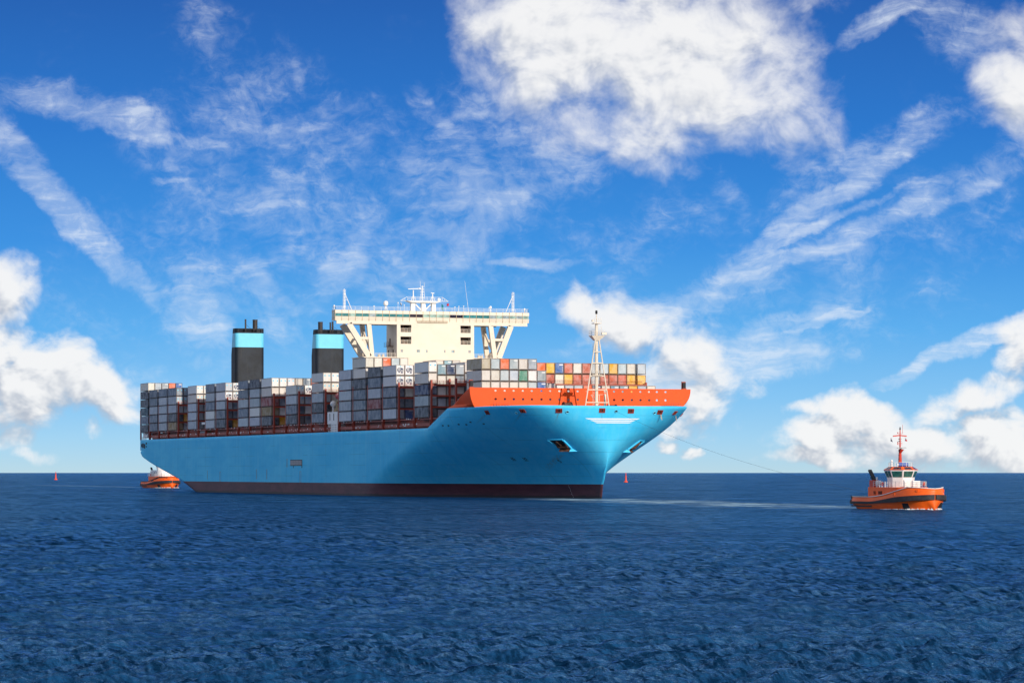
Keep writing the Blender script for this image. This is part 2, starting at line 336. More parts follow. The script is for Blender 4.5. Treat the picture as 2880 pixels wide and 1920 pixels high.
# ------------------------------------------------------------------ mesh builder
class MB:
    def __init__(s): s.v = []; s.f = []; s.m = []
    def face(s, pts, mi=0):
        b = len(s.v); s.v += [tuple(p) for p in pts]; s.f.append(tuple(range(b, b + len(pts)))); s.m.append(mi)
    def hexa(s, p, mi=0):
        """8 corners: bottom ring 0-3 anticlockwise from above, top ring 4-7"""
        b = len(s.v); s.v += [tuple(q) for q in p]
        for q in ((3, 2, 1, 0), (4, 5, 6, 7), (0, 1, 5, 4), (1, 2, 6, 5), (2, 3, 7, 6), (3, 0, 4, 7)):
            s.f.append(tuple(b + i for i in q)); s.m.append(mi)
    def box(s, x0, x1, y0, y1, z0, z1, mi=0):
        s.hexa([(x0, y0, z0), (x1, y0, z0), (x1, y1, z0), (x0, y1, z0), (x0, y0, z1), (x1, y0, z1), (x1, y1, z1), (x0, y1, z1)], mi)
    def tube(s, p, q, r, r2=None, n=8, mi=0):
        p = Vector(p); q = Vector(q); r2 = r if r2 is None else r2
        ax = (q - p).normalized(); u = ax.orthogonal().normalized(); w = ax.cross(u)
        b = len(s.v)
        for c, rr in ((p, r), (q, r2)):
            for i in range(n):
                a = 2 * math.pi * i / n; s.v.append(tuple(c + (u * math.cos(a) + w * math.sin(a)) * rr))
        for i in range(n):
            j = (i + 1) % n; s.f.append((b + i, b + j, b + n + j, b + n + i)); s.m.append(mi)
        s.f.append(tuple(b + i for i in reversed(range(n)))); s.m.append(mi)
        s.f.append(tuple(b + n + i for i in range(n))); s.m.append(mi)
    def bar(s, p, q, w, h, mi=0, up=(0, 0, 1)):
        """square-section member from p to q: w across, h along up"""
        p = Vector(p); q = Vector(q); a = (q - p).normalized(); u = Vector(up)
        sd_ = a.cross(u)
        if sd_.length < 1e-4: sd_ = a.cross(Vector((1, 0, 0)))
        sd_.normalize(); u = sd_.cross(a).normalized()
        c = [(-w / 2, -h / 2), (w / 2, -h / 2), (w / 2, h / 2), (-w / 2, h / 2)]
        s.hexa([p + sd_ * x + u * y for x, y in c] + [q + sd_ * x + u * y for x, y in c], mi)
    def lathe(s, prof, c=(0, 0, 0), n=14, mi=0, mats=None):
        b = len(s.v)
        for r, z in prof:
            for i in range(n):
                a = 2 * math.pi * i / n; s.v.append((c[0] + r * math.cos(a), c[1] + r * math.sin(a), c[2] + z))
        for k_ in range(len(prof) - 1):
            for i in range(n):
                j = (i + 1) % n
                s.f.append((b + k_ * n + i, b + k_ * n + j, b + (k_ + 1) * n + j, b + (k_ + 1) * n + i)); s.m.append(mats[k_] if mats else mi)
        s.f.append(tuple(b + i for i in reversed(range(n)))); s.m.append(mats[0] if mats else mi)
        e = b + (len(prof) - 1) * n
        s.f.append(tuple(e + i for i in range(n))); s.m.append(mats[-1] if mats else mi)
    def prism(s, pts, d, mi=0):
        """closed polygon pts swept by vector d"""
        d = Vector(d); n = len(pts); a = [Vector(p) for p in pts]; b_ = [p + d for p in a]
        b = len(s.v); s.v += [tuple(p) for p in a + b_]
        s.f.append(tuple(b + i for i in range(n))); s.m.append(mi)
        s.f.append(tuple(b + n + i for i in reversed(range(n)))); s.m.append(mi)
        for i in range(n):
            j = (i + 1) % n; s.f.append((b + j, b + i, b + n + i, b + n + j)); s.m.append(mi)
    def rail(s, pts, h=1.1, r=.035, rails=3, step=1.8, mi=0):
        """guard rail along a polyline of floor points"""
        for p, q in zip(pts[:-1], pts[1:]):
            p = Vector(p); q = Vector(q); L = (q - p).length; n = max(1, round(L / step))
            for i in range(n + 1):
                c = p.lerp(q, i / n); s.tube(c, c + Vector((0, 0, h)), r, n=4, mi=mi)
            for k_ in range(rails):
                o = Vector((0, 0, h * (k_ + 1) / rails)); s.tube(p + o, q + o, r, n=4, mi=mi)
    def wall(s, o, u, v, n, us, vs_, holes, depth, mi=0, reveal=0, back=None):
        """flat wall o + u*a + v*b facing n, with rectangular openings (cells in holes), reveals `depth` deep, back panels"""
        o, u, v, n = Vector(o), Vector(u), Vector(v), Vector(n)
        pt = lambda a, b, dd=0: o + u * a + v * b - n * dd
        for i in range(len(us) - 1):
            for j in range(len(vs_) - 1):
                a0, a1, b0, b1 = us[i], us[i + 1], vs_[j], vs_[j + 1]
                if (i, j) not in holes: s.face([pt(a0, b0), pt(a1, b0), pt(a1, b1), pt(a0, b1)], mi)
                else:
                    c0 = [pt(a0, b0), pt(a1, b0), pt(a1, b1), pt(a0, b1)]; c1 = [pt(a0, b0, depth), pt(a1, b0, depth), pt(a1, b1, depth), pt(a0, b1, depth)]
                    for q in range(4): r_ = (q + 1) % 4; s.face([c0[r_], c0[q], c1[q], c1[r_]], reveal)
                    if back is not None: s.face(c1, back)
    def mesh(s, name, mats, smooth=False, weld=False):
        me = bpy.data.meshes.new(name); me.from_pydata(s.v, [], s.f)
        for m in mats: me.materials.append(MAT[m] if isinstance(m, str) else m)
        me.polygons.foreach_set('material_index', s.m)
        if smooth: me.polygons.foreach_set('use_smooth', [True] * len(s.f))
        if weld:
            bm = bmesh.new(); bm.from_mesh(me); bmesh.ops.remove_doubles(bm, verts=bm.verts, dist=1e-3); bmesh.ops.recalc_face_normals(bm, faces=bm.faces); bm.to_mesh(me); bm.free()
        me.update(); return me
    def build(s, name, mats, parent=None, smooth=False, loc=None, weld=False):
        if isinstance(mats, str): mats = [mats]
        o = bpy.data.objects.new(name, s.mesh(name, mats, smooth, weld)); col.objects.link(o)
        if parent: o.parent = parent
        if loc is not None: o.location = loc
        return o
def thing(name, label, cat, loc=(0, 0, 0), rz=0.0, group=None):
    o = bpy.data.objects.new(name, None); col.objects.link(o); o.location = loc; o.rotation_euler = (0, 0, rz); o.empty_display_size = 2
    tag(o, label, cat, group); return o
def tag(o, label, cat, group=None):
    o['label'] = label; o['category'] = cat
    if group: o['group'] = group
    return o
def mesh_obj(name, me, parent=None, loc=(0, 0, 0)):
    o = bpy.data.objects.new(name, me); col.objects.link(o); o.parent = parent; o.location = loc; return o


# ------------------------------------------------------------------ the sea
def build_sea():
    rng = np.random.default_rng(11)
    fx = 3314.0; hcam = CAM.z
    r1 = hcam * fx / np.arange(250, 8, -0.48)                          # 86 m .. 2.7 km, evenly spaced as seen
    rad = np.concatenate([[0.5, 8, 16, 24, 34, 44, 54, 62, 70, 78], r1, np.geomspace(r1[-1] * 1.05, 60000, 34)])
    a0 = math.pi - YAW
    front = np.linspace(-R(11.5), R(11.5), 960)
    rest = np.linspace(R(11.5), 2 * math.pi - R(11.5), 130)[1:-1]
    ang = np.concatenate([front, rest]) ; na, nr = len(ang), len(rad)
    RR, AA = np.meshgrid(rad, ang, indexing='ij')
    X = CAM.x + RR * np.cos(a0 - AA); Y = CAM.y + RR * np.sin(a0 - AA)
    Z = np.zeros_like(X)
    drow = np.gradient(rad)[:, None] * np.ones_like(X)
    dcol = RR * np.where(np.arange(na) < 960, R(23) / 960, R(337) / 130)[None, :]
    wind = math.radians(18)                                            # wind blows along this heading
    # patches of livelier and calmer water
    patch = np.zeros_like(X)
    for _ in range(9):
        lam = rng.uniform(40, 160); th = rng.uniform(0, 2 * math.pi)
        patch += np.sin((X * math.cos(th) + Y * math.sin(th)) * 2 * math.pi / lam + rng.uniform(0, 6.3))
    patch = 1 + .22 * np.clip(patch / 2.2, -1.6, 1.6)
    for i in range(110):
        lam = 0.6 * (8 / 0.6) ** (rng.random() ** 1.3)
        th = wind + rng.normal() * .75
        kx, ky = math.cos(th) * 2 * math.pi / lam, math.sin(th) * 2 * math.pi / lam
        slope = .050 * (1.0 if lam < 2.5 else .55)
        amp = slope * lam / (2 * math.pi)
        fade = np.clip((lam / (2.2 * np.maximum(dcol, drow * abs(math.cos(th - (a0))) * .9)) - 1) / 1.0, 0, 1)
        ph = kx * X + ky * Y + rng.uniform(0, 6.283)
        Z += amp * fade * (np.sin(ph) + .32 * np.cos(2 * ph))
    Z *= patch
    Z = np.where(RR < 84, Z * np.clip(RR / 84, 0, 1), Z)
    V = np.stack([X, Y, Z], -1).reshape(-1, 3)
    i, j = np.meshgrid(np.arange(nr - 1), np.arange(na), indexing='ij'); j2 = (j + 1) % na
    F = np.stack([i * na + j, i * na + j2, (i + 1) * na + j2, (i + 1) * na + j], -1).reshape(-1, 4)
    me = bpy.data.meshes.new('sea')
    me.vertices.add(len(V)); me.vertices.foreach_set('co', V.astype(np.float32).ravel())
    me.loops.add(F.size); me.loops.foreach_set('vertex_index', F.astype(np.int32).ravel())
    me.polygons.add(len(F)); me.polygons.foreach_set('loop_start', np.arange(0, F.size, 4, dtype=np.int32)); me.polygons.foreach_set('loop_total', np.full(len(F), 4, dtype=np.int32))
    me.polygons.foreach_set('use_smooth', np.ones(len(F), dtype=bool))
    me.update(calc_edges=True); me.validate()
    m = bpy.data.materials.new('sea_water'); m.use_nodes = True
    N = NT(m.node_tree); b = N.n['Principled BSDF']; out = N.n['Material Output']
    t = N.node('ShaderNodeTexCoord').outputs['Object']
    body = N.mix(N.mapr(N.noise(t, .012, 4, .6), .35, .68), N.rgb((.0036, .031, .086)), N.rgb((.0068, .048, .122)))
    # ripples too fine for the mesh
    rip = N.noise(N.mapping(t, rot=(0, 0, -wind), scale=(1.0, .62, 1)), .42, 6, .62, .4)
    rip2 = N.noise(N.mapping(t, rot=(0, 0, -wind + .5), scale=(1.0, .55, 1)), 1.9, 4, .6, .3)
    rip3 = N.noise(N.mapping(t, rot=(0, 0, -wind + .2), scale=(1.0, .5, 1)), .085, 4, .6, .3)
    hgt = N.math('ADD', N.math('ADD', N.math('MULTIPLY', rip, 1.0), N.math('MULTIPLY', rip2, .36)), N.math('MULTIPLY', rip3, 2.6))
    bp = N.node('ShaderNodeBump'); bp.inputs['Strength'].default_value = 1.0; bp.inputs['Distance'].default_value = .60
    N.l.new(hgt, bp.inputs['Height'])
    # wash left on the water: (start, end, width, strength)
    foam = None
    for (p, q, w0, st, sc_) in (((386, -8), (624, -40), 13, 1.0, .05), ((-520, 40), (-228, 30), 9, .35, .06), ((396, -8), (300, -40), 5.0, .16, .1), ((-1200, -60), (-700, -20), 16, .18, .04), ((330, -31.5), (75, -31), 1.0, .25, .4)):
        L = math.hypot(q[0] - p[0], q[1] - p[1]); a = math.atan2(q[1] - p[1], q[0] - p[0])
        lo = N.mapping(t, loc=(p[0], p[1], 0), rot=(0, 0, a), typ='TEXTURE')
        s_ = N.node('ShaderNodeSeparateXYZ'); N.l.new(lo, s_.inputs[0])
        wob = N.math('MULTIPLY', N.math('SUBTRACT', N.noise(lo, .03, 3, .5), .5), w0 * 3)
        dd = N.math('ABSOLUTE', N.math('ADD', s_.outputs[1], wob))
        k_ = N.math('MULTIPLY', N.mapr(dd, w0 * 1.6, w0 * .2), N.math('MULTIPLY', N.mapr(s_.outputs[0], -8, 20), N.mapr(s_.outputs[0], L, L - 12)))
        k_ = N.math('MULTIPLY', k_, N.mapr(N.noise(N.mapping(lo, scale=(.35, 1, 1)), sc_ * 2, 6, .7), .38, .66))
        k_ = N.math('MULTIPLY', k_, st)
        foam = k_ if foam is None else N.math('MAXIMUM', foam, k_)
    caps = N.math('MULTIPLY', N.mapr(N.noise(N.mapping(t, scale=(.6, 1, 1)), .16, 7, .72), .745, .80), .0)
    foam = N.math('MAXIMUM', foam, caps)
    # light coming back out of the water (blue) under a surface reflection the water also tints
    dif = N.node('ShaderNodeBsdfDiffuse'); N.l.new(N.mix(foam, body, N.rgb((.42, .60, .66))), dif.inputs[0]); N.l.new(bp.outputs[0], dif.inputs['Normal'])
    glo = N.node('ShaderNodeBsdfGlossy'); glo.inputs[0].default_value = (.20, .43, .67, 1); glo.inputs['Roughness'].default_value = .12; N.l.new(bp.outputs[0], glo.inputs['Normal'])
    fr = N.node('ShaderNodeFresnel'); fr.inputs['IOR'].default_value = 1.30; N.l.new(bp.outputs[0], fr.inputs['Normal'])
    mx = N.node('ShaderNodeMixShader'); chop = N.noise(N.mapping(t, rot=(0, 0, -wind), scale=(1.0, .45, 1)), .05, 11, .80, .6)       # noise brightens and dims the reflection to paint wavelets too fine to model
    chop2 = N.noise(N.mapping(t, rot=(0, 0, -wind + .1), scale=(1.0, .38, 1)), .75, 7, .72, .8)
    fac = N.math('MULTIPLY', N.math('MULTIPLY', fr.outputs[0], N.mapr(chop, .38, .62, .55, 1.40, smooth=False)), N.mapr(chop2, .40, .62, .40, 1.65, smooth=False))
    # bands along the view axis paint light and dark wave faces, coarser farther out
    dist = N.vmath('LENGTH', N.vmath('SUBTRACT', t, (CAM.x, CAM.y, 0)), out=1)
    wave_shade = None
    for (d0, d1, d2, d3, L, w_) in ((30, 60, 120, 200, .7, .32), (80, 120, 230, 380, 1.5, .6), (200, 330, 560, 850, 6, 1.1), (460, 760, 1500, 2600, 26, 2.4), (1300, 2200, 6000, 15000, 130, 8.0)):
        nz = N.noise(N.mapping(t, rot=(0, 0, YAW + .06), scale=(1 / L, 1 / w_, 1)), 1.0, 4, .7, .3)
        wt = N.math('MULTIPLY', N.mapr(dist, d0, d1), N.mapr(dist, d3, d2))
        k_ = N.math('MULTIPLY', wt, N.mapr(nz, .37, .63, -1.0, 1.0, smooth=False))
        wave_shade = k_ if wave_shade is None else N.math('ADD', wave_shade, k_)
    gust = N.mapr(N.noise(N.mapping(t, rot=(0, 0, -wind), scale=(.5, 1, 1)), .022, 4, .6, .6), .36, .66, .45, 1.45)
    wave_shade = N.math('MULTIPLY', wave_shade, gust)
    fac = N.math('MULTIPLY', fac, N.math('MULTIPLY_ADD', wave_shade, .95, 1.05))
    fac = N.math('MAXIMUM', fac, 0.0)
    tone = N.mix(1.0, body, N.mix(N.math('MULTIPLY_ADD', wave_shade, .5, .5, clamp=True), N.rgb((.62, .62, .62)), N.rgb((1.5, 1.5, 1.5))), 'MULTIPLY')  # body colour lightened and darkened along the painted wave faces
    N.l.new(N.mix(foam, tone, N.rgb((.42, .60, .66))), dif.inputs[0])
    N.l.new(N.math('MULTIPLY', fac, N.math('MULTIPLY_ADD', foam, -.7, 1.0), clamp=True), mx.inputs[0]); N.l.new(dif.outputs[0], mx.inputs[1]); N.l.new(glo.outputs[0], mx.inputs[2])
    N.l.new(mx.outputs[0], out.inputs[0]); N.n.remove(b)
    me.materials.append(m)
    o = bpy.data.objects.new('sea', me); col.objects.link(o); o['kind'] = 'structure'
build_sea()


# ------------------------------------------------------------------ container ship
ship = thing('container_ship', 'huge light blue container ship with cream bridge and orange bow breakwater', 'ship', (0, 0, 0))
Z_SHEER, Z_FC, Z_BW, S_BW, Z_BOOT = 18.2, 23.1, 28.1, 372.3, 3.55
stem_k = ([-3, 0, 3.4, 4.8, 7, 10, 15, 20.6, 23.3, 30], [387.8, 388.3, 389.1, 390.2, 391.4, 392.7, 394.4, 396, 396.7, 398])
ZK = [0, 4, 8, 12, 17, 23]
cLe = np.polyfit(ZK, [104, 99, 90, 75.0, 55.7, 37.7], 4); cq = np.polyfit(ZK, [1.265, 1.168, .92, .646, .378, .20], 4)
def stem(z): return float(np.interp(z, *stem_k))
def LeQ(z):
    zz = min(max(z, 0), 23)
    Le, q = float(np.polyval(cLe, zz)), max(.19, float(np.polyval(cq, zz)))
    if z > 23: Le -= (z - 23) * .4; q *= 1 - (z - 23) * .05
    return Le, q
PB, BM = 1.34, 29.9
stern_c = ([-3, 0, 3.9, 6.4, 9.5, 12.2, 13.8, 14.4, 40], [86, 78, 57, 38, 17, .5, -2.6, -3.0, -3.0])
def hb(s, z):
    Le, q = LeQ(z)
    u = min(max((stem(z) - s) / Le, 0), 1)
    b = BM * (1 - (1 - u) ** PB) ** q
    sa, La = s_aft(z), min(16, 5 + (14.4 - z) * 1.2)
    if z < 14.4:
        w = min(max((s - sa) / La, 0), 1)
        b = min(b, BM * (1 - (1 - w) ** 4.0) ** .35)
    elif s < 12: b = min(b, BM - .9 * ((12 - s) / 15) ** 2)
    return b
def s_aft(z):
    c = float(np.interp(z, *stern_c))
    return c - (4.0 if z < 14.4 else 0.0) * min(1, max(0, (14.4 - z) / 4)) if z < Z_SHEER + .01 else None
def s_fwd_of(t, z):
    """forward position on the shell at half breadth |t|, height z"""
    Le, q = LeQ(z); k_ = (min(abs(t), BM) / BM) ** (1 / q)
    return stem(z) - Le * (1 - (1 - min(k_, 1)) ** (1 / PB))
def shell_pt(t, z): return Vector((s_fwd_of(t, z), t, z))
def shell_n(t, z):
    e = .15
    a = shell_pt(t + e, z) - shell_pt(t - e, z); b = shell_pt(t, z + e) - shell_pt(t, z - e)
    n = a.cross(b).normalized()
    return n if n.x > 0 else -n

S_BRK = 338.5
def slope_s(z): return S_BRK + max(0, z - Z_SHEER) / (Z_BW - Z_SHEER) * (S_BW - S_BRK)
def bw_half(z, sgn=-1):
    if z <= Z_FC: return hb(S_BW, z)
    x = (z - Z_FC) / (Z_BW - Z_FC); return hb(S_BW, Z_FC) + (1.3 if sgn < 0 else 2.7) * (1 - (1 - x) ** 2.4)
def side_b(s, z, sgn=-1):
    """plating above the forecastle rail runs straight aft from the breakwater"""
    if z <= Z_FC: return hb(s, z)
    e = bw_half(z, sgn); return e + (BM - e) * (S_BW - s) / (S_BW - S_BRK) * .8
def build_hull():
    zs = list(np.concatenate([[-3, -1.5, 0, 1.2, 2.4, Z_BOOT], np.linspace(Z_BOOT, 14.4, 18)[1:], [15.4, 16.4, 17.3, Z_SHEER], np.linspace(Z_SHEER, Z_FC, 8)[1:], np.linspace(Z_FC, Z_BW, 7)[1:]]))
    NA, NF = 90, 90
    mb = MB()
    fore = lambda x: math.sin(x * math.pi / 2)
    for sgn in (-1, 1):
        def strip(rows, mats):
            base = len(mb.v); n = len(rows[0])
            for rw in rows: mb.v.extend((s, sgn * b, z) for s, b, z in rw)
            for j in range(len(rows) - 1):
                for i in range(n - 1):
                    q = (base + j * n + i, base + j * n + i + 1, base + (j + 1) * n + i + 1, base + (j + 1) * n + i)
                    mb.f.append(q if sgn < 0 else q[::-1]); mb.m.append(mats[j])
        lowz = [z for z in zs if z <= Z_SHEER + 1e-6]; midz = [z for z in zs if z <= Z_FC + 1e-6]; topz = [z for z in zs if z >= Z_FC - 1e-6]
        mat_of = lambda zz: [1 if (p + q) / 2 < Z_BOOT else 0 for p, q in zip(zz[:-1], zz[1:])]
        def aft_row(z):
            a = s_aft(z); xs_ = [a + (S_BRK - a) * (1 - math.cos(i / NA * math.pi / 2)) for i in range(NA + 1)]
            return [(s, hb(s, z), z) for s in xs_]
        strip([aft_row(z) for z in lowz], mat_of(lowz))
        def fore_row(z):
            a = slope_s(z); f_ = stem(z); return [(a + (f_ - a) * fore(i / NF), hb(a + (f_ - a) * fore(i / NF), z), z) for i in range(NF + 1)]
        strip([fore_row(z) for z in midz], mat_of(midz))
        def top_row(z):
            a = slope_s(z); return [(a + (S_BW - a) * i / 20, side_b(a + (S_BW - a) * i / 20, z, sgn), z) for i in range(21)]
        strip([top_row(z) for z in topz], [2] * (len(topz) - 1))
        if sgn < 0: aft_rows = [aft_row(z) for z in lowz]
    for r0, r1 in zip(aft_rows[:-1], aft_rows[1:]):                     # transom
        (s0, b0, z0), (s1, b1, z1) = r0[0], r1[0]
        if max(b0, b1) > .01: mb.face([(s0, b0, z0), (s0, -b0, z0), (s1, -b1, z1), (s1, b1, z1)], 1 if z1 <= Z_BOOT + .01 else 0)
    o = mb.build('hull', ['hull_blue', 'boot', 'orange_red'], ship, smooth=True)
    bm = bmesh.new(); bm.from_mesh(o.data); bmesh.ops.remove_doubles(bm, verts=bm.verts, dist=5e-3)
    bmesh.ops.dissolve_degenerate(bm, edges=bm.edges, dist=1e-3)
    for e in bm.edges:
        if len(e.link_faces) == 2 and e.link_faces[0].normal.angle(e.link_faces[1].normal, 0) > R(28): e.smooth = False
    bm.to_mesh(o.data); bm.free()
    for p in o.data.polygons: p.use_smooth = True
    md = o.modifiers.new('plating', 'SOLIDIFY'); md.thickness = .25; md.offset = -1
    return o
hull = build_hull()

# decks
mb = MB()
pts = [(s, hb(s, Z_SHEER) - .5) for s in np.linspace(-2.6, S_BW, 60)]
mb.face([(s, -b, 17.7) for s, b in pts] + [(s, b, 17.7) for s, b in reversed(pts)])
mb.build('main_deck', 'deck', ship)
mb = MB()
pts = [(s, hb(s, Z_FC - 1.4) - .4) for s in S_BW - 8 + (stem(Z_FC - 1.4) - .5 - S_BW + 8) * np.sin(np.linspace(0, math.pi / 2, 40))]
mb.face([(s, -max(b, .02), Z_FC - 1.4) for s, b in pts] + [(s, max(b, .02), Z_FC - 1.4) for s, b in reversed(pts)])
mb.build('forecastle_deck', 'deck', ship)

# breakwater: plate across the forecastle with two rows of oval openings
def build_breakwater():
    mb = MB()
    z0, z1, zt = Z_FC - 1.45, 26.35, Z_BW
    hole_t = [-22.6, -20.1, -17.7, -15.2, -12.8, -10.2, -7.8, -5.3, -2.8, -.3, 2.2, 4.7, 7.2, 9.7, 12.1, 14.6, 17.0, 19.4, 21.6, 24.0]
    edges = [-hole_t[1] * 0 + (-24.0)] + [(a + b) / 2 for a, b in zip(hole_t[:-1], hole_t[1:])] + [25.4]
    def cell(a0, a1, b0, b1, ct, cz, rt, rz):
        ring = []; box_ = []
        for i in range(12):
            an = 2 * math.pi * i / 12
            ring.append((ct + rt * math.cos(an) , cz + rz * math.sin(an)))
            kx, ky = math.cos(an), math.sin(an); m_ = max(abs(kx), abs(ky))
            box_.append(((a0 + a1) / 2 + kx / m_ * (a1 - a0) / 2, (b0 + b1) / 2 + ky / m_ * (b1 - b0) / 2))
        # corners are missed by 30 degree steps: add them
        for i in range(12):
            j = (i + 1) % 12
            q = [(S_BW, *ring[i]), (S_BW, *box_[i]), (S_BW, *box_[j]), (S_BW, *ring[j])]
            if i in (1, 4, 7, 10):
                cx_ = a1 if i in (1, 10) else a0; cz_ = b1 if i in (1, 4) else b0
                q = [q[0], q[1], (S_BW, cx_, cz_), q[2], q[3]]
            mb.face(q)
    zm = 26.35
    for i, ct in enumerate(hole_t):
        cell(edges[i], edges[i + 1], zm, zt, ct, 27.35, .36, .24)
        cell(edges[i], edges[i + 1], z0, zm, ct, 25.2, .36, .30)
    # curved ends follow the flare
    zz = np.linspace(z0, zt, 12)
    for sgn, e in ((-1, edges[0]), (1, edges[-1])):
        for a, b in zip(zz[:-1], zz[1:]):
            ha, hbb = bw_half(a, sgn) - .02, bw_half(b, sgn) - .02
            q = [(S_BW, e, a), (S_BW, e, b), (S_BW, sgn * hbb, b), (S_BW, sgn * ha, a)]
            mb.face(q if sgn < 0 else q[::-1])
    o = mb.build('breakwater', ['orange_red'], ship)
    bm = bmesh.new(); bm.from_mesh(o.data); bmesh.ops.remove_doubles(bm, verts=bm.verts, dist=1e-3); bmesh.ops.recalc_face_normals(bm, faces=bm.faces)
    if sum(f.normal.x for f in bm.faces) < 0: bmesh.ops.reverse_faces(bm, faces=bm.faces)
    bm.to_mesh(o.data); bm.free()
    md = o.modifiers.new('plate', 'SOLIDIFY'); md.thickness = .3; md.offset = -1
    # side light boxes at the top corners
    for t in (-28.9, 29.4):
        m2 = MB(); m2.box(S_BW - 1.2, S_BW - .3, t - .55, t + .55, Z_BW + .02, Z_BW + .25, 0); m2.box(S_BW - .9, S_BW - .4, t - .4, t + .4, Z_BW + .25, Z_BW + 1.75, 1); m2.box(S_BW - 1.2, S_BW - .9, t - .55, t + .55, Z_BW + .25, Z_BW + 2.0, 0)
        m2.build('side_light', ['red', 'dark'], ship)
    return o
breakwater = build_breakwater()
for t0, t1 in ((-23.6, -21.4), (-20.6, -18.9), (23.0, 27.6)):            # small rails standing on the forecastle
    m2 = MB(); m2.rail([(S_BW + 1.5, t0, Z_FC - 1.38), (S_BW + 1.5, t1, Z_FC - 1.38)], h=2.6, r=.05, rails=3, step=.7)
    m2.build('forecastle_rail', ['red'], ship)

# fittings on the bow plating
def fix(t, z, out=0.0):
    """frame on the shell at (t, z): origin, right (towards port), up along plating, normal"""
    n = shell_n(t, z); p = shell_pt(t, z) + n * out
    rt = Vector((0, 0, 1)).cross(n).normalized(); up = n.cross(rt).normalized()
    return p, rt, up, n
def t_at(x_px, z):
    """transverse place on the bow plating that bears at x_px of the photograph, for height z"""
    best = None
    for t in np.linspace(-29.7, 29.7, 800):
        s = s_fwd_of(t, z); ddx = s - CAM.x; ddt = t - CAM.y
        Xc = ddx * math.sin(YAW) + ddt * math.cos(YAW); Yc = -ddx * math.cos(YAW) + ddt * math.sin(YAW)
        e = abs(1440 + 9322.4 * Xc / Yc - x_px)
        # prefer the side that faces the camera
        if shell_n(t, z).dot(Vector((CAM.x - s, CAM.y - t, CAM.z - z))) < 0: e += 50
        if best is None or e < best[0]: best = (e, t)
    return best[1]
FAIR = []
for xp, z in ((1371, 21.7), (1470, 21.9), (1572, 21.9), (1693, 22.0), (1774, 21.9), (1856, 21.7), (1898, 21.6), (1921, 21.3)):
    t = t_at(xp, z); p, rt, up, n = fix(t, z)
    mb = MB()
    def pl(a, b, c): return p + rt * a + up * b + n * c
    def blk(a0, a1, b0, b1, c0, c1, mi):
        mb.hexa([pl(a0, b0, c0), pl(a1, b0, c0), pl(a1, b0, c1), pl(a0, b0, c1), pl(a0, b1, c0), pl(a1, b1, c0), pl(a1, b1, c1), pl(a0, b1, c1)], mi)
    w, h = .82, .58
    blk(-w, w, h - .2, h, -.3, .14, 0); blk(-w, w, -h, -h + .2, -.3, .14, 0); blk(-w, -w + .2, -h + .2, h - .2, -.3, .14, 0); blk(w - .2, w, -h + .2, h - .2, -.3, .14, 0)
    blk(-w + .2, w - .2, -h + .2, h - .2, -.3, .03, 1)
    for a in (-.34, .34): mb.tube(pl(a, -h + .2, .07), pl(a, h - .2, .07), .11, n=6, mi=0)
    mb.build('fairlead', ['red', 'dark'], hull); FAIR.append((p, n))
ROPE_A = None
for xp, z in ((1453, 21.4), (1596, 21.6), (1733, 21.8), (1841, 21.5)):
    t = t_at(xp, z); p, rt, up, n = fix(t, z, .03)
    mb = MB(); N_ = 16
    for i in range(N_):
        a0_, a1_ = 2 * math.pi * i / N_, 2 * math.pi * (i + 1) / N_
        f_ = lambda a, r, o_: p + rt * (math.cos(a) * r * .55) + up * (math.sin(a) * r * .42) + n * o_
        mb.face([f_(a0_, 1, .02), f_(a1_, 1, .02), f_(a1_, .80, .16), f_(a0_, .80, .16)], 0)
        mb.face([f_(a0_, .80, .16), f_(a1_, .80, .16), f_(a1_, .55, .02), f_(a0_, .55, .02)], 0)
        mb.face([f_(a0_, .55, .02), f_(a1_, .55, .02), p + n * .0], 1)
    mb.build('mooring_chock', ['band_blue', 'dark'], hull, smooth=False)
    if xp == 1733: ROPE_A = p + n * .05
# white stripes round the stem
for zc_, hh, xa, xb in ((19.92, .15, 1645, 1800), (19.45, .145, 1659, 1787), (18.98, .14, 1670, 1778)):
    ta, tb = t_at(xa, zc_), t_at(xb, zc_)
    mb = MB(); n_ = 60
    for i in range(n_):
        q = []
        for (k_, zz) in ((i, zc_ - hh), (i + 1, zc_ - hh), (i + 1, zc_ + hh), (i, zc_ + hh)):
            inset = .9 if zz < zc_ else 0.0
            t = (ta + inset) + (tb - ta - 2 * inset) * k_ / n_
            nn = shell_n(t, zz); q.append(shell_pt(t, zz) + nn * .035)
        mb.face(q)
    mb.build('bow_stripe', 'stripe_white', hull, smooth=True, weld=True)
